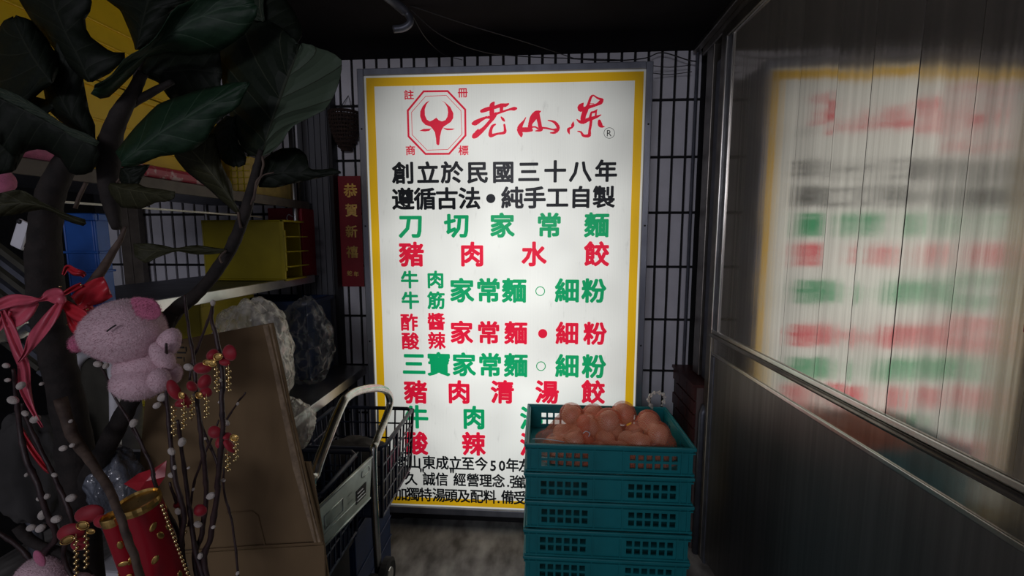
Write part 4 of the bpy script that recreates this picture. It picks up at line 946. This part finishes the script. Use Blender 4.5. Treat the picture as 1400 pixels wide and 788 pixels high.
mk('pot', pot, 'clay', fig, smooth=False)
# ------------------------------------------------------------------ pussy willow branches
WYd = .66
branches = {
 'tallest willow branch, in front of the cardboard': [(291, 412, 5), (290, 440, 6), (296, 462, 7), (304, 513, 8), (303, 552, 8), (305, 585, 8), (299, 646, 9), (296, 683, 9), (288, 734, 10), (285, 800, 10)],
 'willow branch crossing left of the tallest one': [(253, 404, 4), (258, 450, 5), (265, 493, 6), (268, 530, 7), (272, 566, 7), (276, 605, 8), (280, 640, 8), (282, 680, 8), (276, 730, 9), (272, 800, 9)],
 'short willow fork rising right from the crossing branch': [(291, 420, 4), (276, 462, 4), (264, 492, 4), (260, 520, 4)],
 'short willow twig pointing up right over the cardboard': [(336, 537, 3), (322, 555, 3), (309, 576, 4), (303, 590, 4)],
 'willow branch slanting between two uprights': [(270, 560, 4), (280, 594, 5), (295, 627, 5), (297, 650, 5)],
 'willow branch right beside the pig paws': [(227, 470, 4), (227, 500, 5), (228, 547, 6), (234, 610, 7), (241, 664, 8), (252, 705, 8), (256, 800, 9)],
 'willow branch just left of the crossing branch': [(243, 575, 5), (248, 610, 6), (256, 675, 7), (263, 726, 8), (281, 800, 8)],
 'stubby willow twig under the pig belly': [(205, 521, 4), (211, 532, 4), (219, 543, 4), (230, 560, 4)],
 'willow branch rising to the catkin below the pig': [(175, 573, 3), (183, 590, 4), (194, 610, 5), (208, 639, 6), (212, 661, 6), (226, 697, 7), (246, 735, 7), (258, 800, 8)],
 'thin willow branch in front of the white chair': [(133, 492, 3), (150, 525, 4), (161, 551, 4), (183, 584, 4), (200, 620, 4)],
 'left willow branch by the red ribbon tail': [(18, 505, 5), (22, 536, 7), (27, 584, 8), (36, 628, 9), (51, 661, 9), (62, 697, 9), (77, 734, 10), (78, 800, 10)],
 'willow branch to the right of the leftmost upright': [(30, 552, 4), (36, 573, 6), (62, 628, 7), (75, 655, 7), (88, 683, 7), (100, 720, 7), (106, 800, 7)],
 'thin forked willow stem at the lower right of the bunch': [(306, 640, 3), (307, 675, 4), (318, 719, 4), (326, 788, 4), (328, 810, 4)],
 'willow twig leaning left of the cardboard seam': [(300, 575, 3), (272, 640, 4), (262, 680, 4), (258, 720, 4)],
 'willow branch at the far left bottom corner': [(-6, 726, 7), (26, 748, 8), (45, 772, 8), (60, 800, 8)],
 'willow branch straight in front of the tilted drum': [(232, 660, 4), (244, 700, 5), (250, 740, 6), (262, 800, 6)],
}
catk = [(29, 527, 8), (17, 547, 9), (35, 566, 6), (49, 573, 9), (57, 525, 4), (97, 576, 4), (87, 613, 7), (99, 609, 5), (183, 578, 8), (223, 543, 9), (214, 555, 7), (215, 522, 8), (249, 604, 8), (234, 617, 7), (257, 502, 8), (309, 579, 7), (98, 681, 9), (75, 650, 5), (78, 710, 9), (58, 705, 9), (55, 723, 9), (42, 722, 8), (64, 679, 7), (54, 682, 6), (150, 661, 4), (289, 678, 8), (270, 717, 7), (249, 773, 9), (274, 760, 6), (292, 721, 4), (305, 657, 4), (234, 650, 6), (243, 699, 6), (8, 500, 6), (10, 520, 5), (145, 500, 6), (265, 540, 3), (272, 560, 3), (300, 550, 3), (280, 600, 3), (258, 640, 3), (264, 670, 3), (36, 650, 4), (291, 415, 5), (108, 464, 7), (133, 498, 7), (325, 784, 4), (302, 520, 3), (325, 552, 3), (239, 640, 4)]
vase = empty('tall_vase', (-.42, .60, 0), 'tall dark floor vase holding the willow branches', 'vase')
mk('body', MB().lathe([(.06, 0), (.085, .01), (.10, .18), (.085, .34), (.060, .44), (.066, .47), (.058, .47), (.052, .44), (.075, .34), (.001, .33)], 28, Matrix.Translation((-.42, .60, 0))), 'clay', vase, smooth=True)
bo_ = []
for i, (lb, pts) in enumerate(branches.items()):
    Y = WYd-.02+.008*(i % 5)
    P = [at(x, y, Y+.01*math.sin(k)) for k, (x, y, w_) in enumerate(pts)]; Rr = [w_*Y/FP/2*.85 for x, y, w_ in pts]
    if pts[-1][1] >= 788:
        P.append(Vector((-.42+.25*(P[-1].x+.42)*.3, .60, .40))); Rr.append(Rr[-1])
    q = smoothpts(P, 6); rr = smoothpts([(r, 0, 0) for r in Rr], 6)
    q = [v+Vector((noise.noise(v*50+Vector((i, 0, 0))), 0, 0))*.0016 for v in q]
    mbq = MB().tube(q, [max(.0007, r.x*(1+.25*(k % 6 == 3))) for k, r in enumerate(rr)], 8)
    o = mk('willow_branch', mbq, 'twig', label=lb, cat='branch', group='pussy willow branches', smooth=True)
    bo_.append((o, pts, Y))
for (x, y, r) in catk:
    best = min(bo_, key=lambda b: min((interp([(p[0], p[1], 0) for p in b[1]], t/20)-Vector((x, y, 0))).length for t in range(21)))
    o, pts, Y = best; s = Y/FP*.8
    c = at(x, y, Y-.006); tw = min((interp([(p[0], p[1], 0) for p in pts], t/20) for t in range(21)), key=lambda v: (v-Vector((x, y, 0))).length)
    d = Vector((x-tw.x, -(y-tw.y))); an = math.atan2(d.y, d.x) if d.length > 1 else 1.2
    M_ = Matrix.Rotation(-an+random.uniform(-.2, .2), 4, 'Y')
    q = MB().ball(c, (r*s*1.3, r*s*.8, r*s*.8), 14, 10, M_, fn=lambda d_, q_: q_*(1-.25*max(0, d_.x)))
    mk('catkin', q, 'catkin', o, smooth=True)
# ------------------------------------------------------------------ red flower ornaments with gold bead tassels
def ornament(cx, cy, petals, strands, leaves, Y, label, ribbon=None):
    e = empty('flower_ornament', at(cx, cy, Y), label, 'ornament', 'red flower ornaments with gold beads')
    for (x, y, rx, ry, an) in petals:
        s = Y/FP; c = at(x, y, Y)
        M_ = Matrix.Rotation(random.uniform(-.4, .4), 4, 'Z') @ Matrix.Rotation(-an, 4, 'Y')
        mk('petal', MB().ball(c, (rx*s*1.12, .0035, ry*s*1.12), 18, 10, M_, fn=lambda d, q_: Vector((q_.x, q_.y+.006*(d.x*d.x+d.z*d.z)-.004, q_.z))), 'petal', e, smooth=True)
    for (x, y, rx, ry, an) in leaves:
        s = Y/FP; c = at(x, y, Y-.008); M_ = Matrix.Rotation(-an, 4, 'Y'); ptn = [c+(M_ @ Vector((rx*s*math.cos(t*math.pi/8), 0, ry*s*math.sin(t*math.pi/8)))) for t in range(17)]
        g_ = mk('gold_leaf', MB().tube(ptn, .0009, 5).ball(c, (rx*s*.8, .0008, ry*s*.8), 12, 6, M_), 'gold', e, smooth=True)
    for (x, y0, y1) in strands:
        q = MB(); y = y0; k = 0
        q.tube([at(x, y0-6, Y-.008), at(x, y1, Y-.008)], .0004, 4)
        while y < y1:
            q.ball(at(x+(1.5 if k % 2 else -1.5), y, Y-.008-.002*(k % 3)), 2.5*Y/FP, 10, 7); y += 4.3; k += 1
        mk('bead_strand', q, 'bead', e, smooth=True)
ornament(298, 490, [(313, 483, 12, 11, .2), (290, 486, 9, 7, .8), (276, 504, 12, 8, .1), (307, 495, 9, 6, -.3)], [(296, 505, 538), (312, 504, 536)], [(298, 488, 7, 5, .3), (290, 497, 6, 5, .2), (283, 496, 6, 4, 0)], .63, 'red flower with gold beads on the tallest branches, highest one')
ornament(270, 527, [(279, 523, 8, 11, -.5), (262, 529, 6, 8, .5), (281, 537, 8, 7, -.2)], [(262, 546, 576), (282, 545, 571)], [(272, 541, 5, 5, 0)], .635, 'red flower with gold beads just left of and below the highest one')
ornament(240, 538, [(237, 534, 8, 15, .35), (252, 548, 6, 12, .4), (246, 552, 7, 6, 0)], [(237, 557, 596), (251, 552, 588)], [(248, 541, 4, 5, 0)], .62, 'red flower with gold beads in front of the pig feet')
ornament(302, 600, [(293, 592, 10, 9, -.3), (301, 607, 7, 9, .2), (313, 610, 5, 13, .5), (310, 597, 6, 5, 0)], [(311, 622, 645), (322, 604, 632)], [(320, 599, 6, 5, 0)], .635, 'lowest red flower with gold beads over the cardboard')
ornament(118, 712, [(121, 704, 19, 13, .25), (140, 714, 14, 10, .0), (96, 730, 17, 14, .2), (108, 745, 12, 10, 0)], [(104, 736, 790), (118, 733, 776)], [(113, 719, 11, 7, .2), (92, 739, 14, 6, .45), (124, 727, 7, 4, .1)], .60, 'big red flower with gold leaves left of the firecracker drums')
ornament(262, 702, [(273, 699, 9, 9, 0), (244, 690, 8, 6, .2)], [(252, 715, 735)], [(247, 698, 6, 5, .4)], .65, 'small red flower low among the willow stems right of the drums')
q = MB(); A = [(170, 662), (190, 648), (212, 640), (228, 630), (226, 652), (215, 668), (190, 672)]
P = [at(x, y, .70+.01*(k % 2)) for k, (x, y) in enumerate(A)]; c0 = at(200, 658, .69)
q.add([c0]+P, [(0, k+1, (k+1) % 7+1) for k in range(7)])
mk('red_cloth', q, 'satin', label='crumpled dark red cloth above the large firecracker drum', cat='cloth', solid=.002)
# firecracker drums
def drum(px0, py0, px1, py1, r, Y, label, beads):
    a, b = at(px0, py0, Y), at(px1, py1, Y+.022); d = (b-a); Lg = d.length; e = empty('firecracker_ornament', a, label, 'ornament', 'red firecracker ornaments')
    zq = -d.normalized(); M_ = Matrix.Translation(a) @ zq.to_track_quat('Z', 'Y').to_matrix().to_4x4()
    mk('body', MB().lathe([(.001, -Lg), (r*.96, -Lg), (r, -Lg+.003), (r, -.004)], 32, M_), 'drum', e, smooth=True)
    mk('cap', MB().lathe([(r*1.01, -.012), (r*1.04, -.006), (r*1.02, 0), (r*.93, .001), (r*.88, -.003), (.001, -.003)], 32, M_), 'gold', e, smooth=False)
    q = MB()
    for k in range(14):
        th = random.uniform(0, 6.28); z = -random.uniform(.02, Lg-.01); c = M_ @ Vector((r*math.cos(th), r*math.sin(th), z)); nrm = (c-(M_ @ Vector((0, 0, z)))).normalized()
        R2 = nrm.to_track_quat('Z', 'Y').to_matrix().to_4x4(); q.ball(c, (.0075, .0045, .0012), 12, 6, R2 @ Matrix.Rotation(random.uniform(0, 3), 4, 'Z'))
    mk('gold_blossoms', q, 'gold', e, smooth=True)
    if beads:
        q = MB()
        for k in range(int(Lg/.0065)): q.ball(M_ @ Vector((r*1.03*math.cos(beads), r*1.03*math.sin(beads), -.012-.0065*k)), .0028, 8, 6)
        mk('gold_trim', q, 'bead', e, smooth=True)
    return e, M_
e, M_ = drum(188, 684, 232, 810, .0285, .60, 'large red firecracker drum with gold cap among the willow stems', None)
q = MB()
for k in range(20):
    t = k/20; q.ball(at(221+(262-221)*t, 692+(800-692)*t, .588), (.0024, .0024, .003), 8, 6)
mk('gold_trim', q, 'bead', e, smooth=True)
drum(152, 706, 190, 812, .0135, .585, 'slim red firecracker drum left of the large one', 0)
# ------------------------------------------------------------------ plush pigs
def fur(parent, mesh_obj, n, ln, m):
    me = mesh_obj.data; polys = list(me.polygons); ar = [p.area for p in polys]; q = MB(); off = wloc(mesh_obj)
    for p in random.choices(polys, ar, k=n):
        vs = [me.vertices[i].co for i in p.vertices]; a, b = random.random(), random.random()
        c = vs[0].lerp(vs[1], a).lerp(vs[-1].lerp(vs[2], a) if len(vs) > 3 else vs[2], b)+off
        nrm = (p.normal+Vector((random.uniform(-.7, .7), random.uniform(-.7, .7), random.uniform(-.9, .5)))).normalized()
        t = nrm.cross(Vector((random.random(), random.random(), .3))).normalized()*.0003
        q.add([c+t, c-t, c+nrm*ln*random.uniform(.5, 1)], [(0, 1, 2)])
    mk('fur', q, m, parent, kind='stuff')
PGY = .66; s = PGY/FP
pig = empty('plush_pig', at(190, 540, PGY), 'pale pink plush pig with closed eyes sitting on the fig branch', 'soft toy', 'plush pigs in the plants')
def fz(d, q): return q*(1+.02*noise.noise(d*3.1)+.008*noise.noise(d*14))
sdir = Vector((-.87, -.40, -.16)).normalized()
def headf(d, q): return fz(d, q)*(1+.20*max(0, d.dot(sdir))**5)
hd = MB().ball(at(173, 453, PGY), (50*s, 45*s, 47*s), 48, 34, fn=headf)
body = MB().ball(at(198, 505, PGY+.012), (39*s, 36*s, 37*s), 36, 24, fn=fz)
body.add(*(lambda b_: (b_.v, b_.f))(MB().ball(at(192, 522, PGY-.004), (36*s, 34*s, 26*s), 30, 20, fn=fz)))
ho = mk('head', hd, 'plush', pig, smooth=True); bo2 = mk('body', body, 'plush', pig, smooth=True)
arm = []
for nm_, x, y, dy, r3, rot in (('arm', 230, 470, .0, (15, 15, 25), .5), ('arm', 222, 488, -.012, (13, 13, 24), -.5), ('foot', 234, 512, -.004, (13, 14, 17), .2), ('foot', 218, 520, -.03, (14, 14, 17), .0)):
    arm.append(mk(nm_, MB().ball(at(x, y, PGY+dy), tuple(v*s for v in r3), 22, 14, Matrix.Rotation(rot, 4, 'Y'), fn=fz), 'plush', pig, smooth=True))
sn = mk('snout', MB().ball(at(173, 453, PGY)+sdir*(56*s)+Vector((.001, -.004, -.004)), (9*s, 10*s, 13*s), 22, 14), 'plushpink', pig, smooth=True)
er = mk('ear', MB().ball(at(199, 421, PGY-.036), (17*s, 5*s, 20*s), 22, 14, Matrix.Rotation(-.75, 4, 'Y') @ Matrix.Rotation(.3, 4, 'X'), fn=lambda d, q: Vector((q.x*(1-.45*max(0, d.z)), q.y, q.z))), 'plushpink', pig, smooth=True)
mk('ear', MB().ball(at(125, 436, PGY+.006), (8*s, 5*s, 12*s), 18, 12, Matrix.Rotation(-.5, 4, 'Y')), 'plush', pig, smooth=True)
ye = []
for t in range(6):
    d = ray(146+13*t/5, 453.5-9*t/5-.6*math.sin(t/5*3.14)); c = at(173, 453, PGY); o_ = Vector((0, 0, CZ)); dn = d.normalized(); R_ = 52.5*s
    bq = dn.dot(c-o_); disc = bq*bq-((c-o_).length_squared-R_*R_); ye.append(o_+dn*(bq-math.sqrt(max(0, disc))-.0008))
mk('eye', MB().tube(ye, .0013, 6), 'ink', pig, label='closed eye stitched as a short black line')
for o_, n_ in ((ho, 9000), (bo2, 6000), (sn, 700), (er, 900)): fur(pig, o_, n_, .0045, 'plush' if o_ in (ho, bo2) else 'plushpink')
for o_ in arm: fur(pig, o_, 1400, .003, 'plush')
pig2 = empty('plush_pig', at(50, 800, .62), 'pale pink plush pig half hidden at the lower left corner', 'soft toy', 'plush pigs in the plants')
s2 = .64/FP
h2 = mk('head', MB().ball(at(56, 792, .64), (36*s2, 30*s2, 36*s2), 30, 20, fn=fz), 'plush', pig2, smooth=True)
b2 = mk('body', MB().ball(at(96, 812, .65), (36*s2, 30*s2, 34*s2), 30, 20, fn=fz), 'plush', pig2, smooth=True)
mk('ear', MB().ball(at(54, 764, .612), (8*s2, 4*s2, 14*s2), 16, 12, Matrix.Rotation(-.4, 4, 'Y')), 'plushpink', pig2, smooth=True)
fur(pig2, h2, 4000, .003, 'plush'); fur(pig2, b2, 3000, .003, 'plush')
# ------------------------------------------------------------------ ribbon bows
def strip(mb, pts, Y, fold=.006):
    """satin ribbon: (px, py, width px) with a lengthwise ripple"""
    q = smoothpts([(x, y, w_) for x, y, w_ in pts], 6); G = []
    for i, p in enumerate(q):
        a = q[max(0, i-1)]; b = q[min(len(q)-1, i+1)]; d = Vector((b.x-a.x, b.y-a.y)).normalized(); nx_, ny_ = -d.y, d.x
        G.append([at(p.x+nx_*p.z*j/8, p.y+ny_*p.z*j/8, Y+fold*math.sin(j*1.1+i*.25)*.5+.004*math.sin(i*.35)) for j in range(-4, 5)])
    mb.surf(G)
bow = empty('ribbon_bow', at(82, 412, .64), 'rose pink ribbon bow tied round the fig trunk', 'bow')
for nm_, pts, Y, m in (('loop', [(-6, 418, 14), (18, 411, 17), (40, 411, 12), (55, 410, 5), (66, 405, 16), (78, 405, 22), (86, 408, 12)], .64, 'pink'),
                       ('loop', [(52, 414, 6), (38, 420, 28), (18, 430, 36), (6, 428, 30)], .655, 'pink'),
                       ('tail', [(85, 412, 8), (74, 428, 16), (60, 446, 19), (46, 464, 18), (36, 482, 8), (25, 496, 3)], .635, 'pink'),
                       ('tail', [(4, 424, 8), (14, 450, 16), (24, 480, 16), (32, 500, 17), (34, 530, 17), (44, 560, 8), (58, 585, 3)], .645, 'pink'),
                       ('tail', [(-6, 452, 10), (4, 440, 12), (12, 425, 10)], .65, 'pink'),
                       ('tail', [(28, 585, 6), (44, 615, 9), (62, 640, 8), (72, 648, 3)], .67, 'satin'),
                       ('loop', [(85, 412, 8), (98, 424, 18), (112, 434, 18), (122, 442, 8)], .645, 'satin'),
                       ('tail', [(94, 425, 10), (104, 445, 20), (114, 458, 16), (122, 470, 6)], .655, 'satin')):
    q = MB(); strip(q, pts, Y); mk(nm_, q, m, bow, smooth=True, solid=.0006)
mk('knot', MB().ball(at(84, 410, .635), (.006, .006, .0075), 14, 10), 'pink', bow, smooth=True)
bow2 = empty('red_bow', at(130, 400, .69), 'darker red gold-edged bow behind the plush pig head', 'bow')
for nm_, pts in (('loop', [(86, 402, 6), (100, 395, 8), (112, 390, 8)]), ('loop', [(104, 415, 24), (118, 405, 30), (134, 398, 34), (148, 392, 30)]), ('tail', [(112, 420, 26), (122, 440, 30), (126, 455, 20)]), ('loop', [(86, 376, 4), (92, 366, 8), (102, 372, 10), (112, 374, 8), (116, 378, 6)])):
    q = MB(); strip(q, pts, .69, .01); mk(nm_, q, 'satin', bow2, smooth=True, solid=.0006)
q = MB()
for x, y in ((83, 399), (111, 390), (119, 423), (92, 444), (82, 392)): q.ball(at(x, y, .67), .0017, 8, 6)
mk('gold_beads', q, 'bead', bow2)
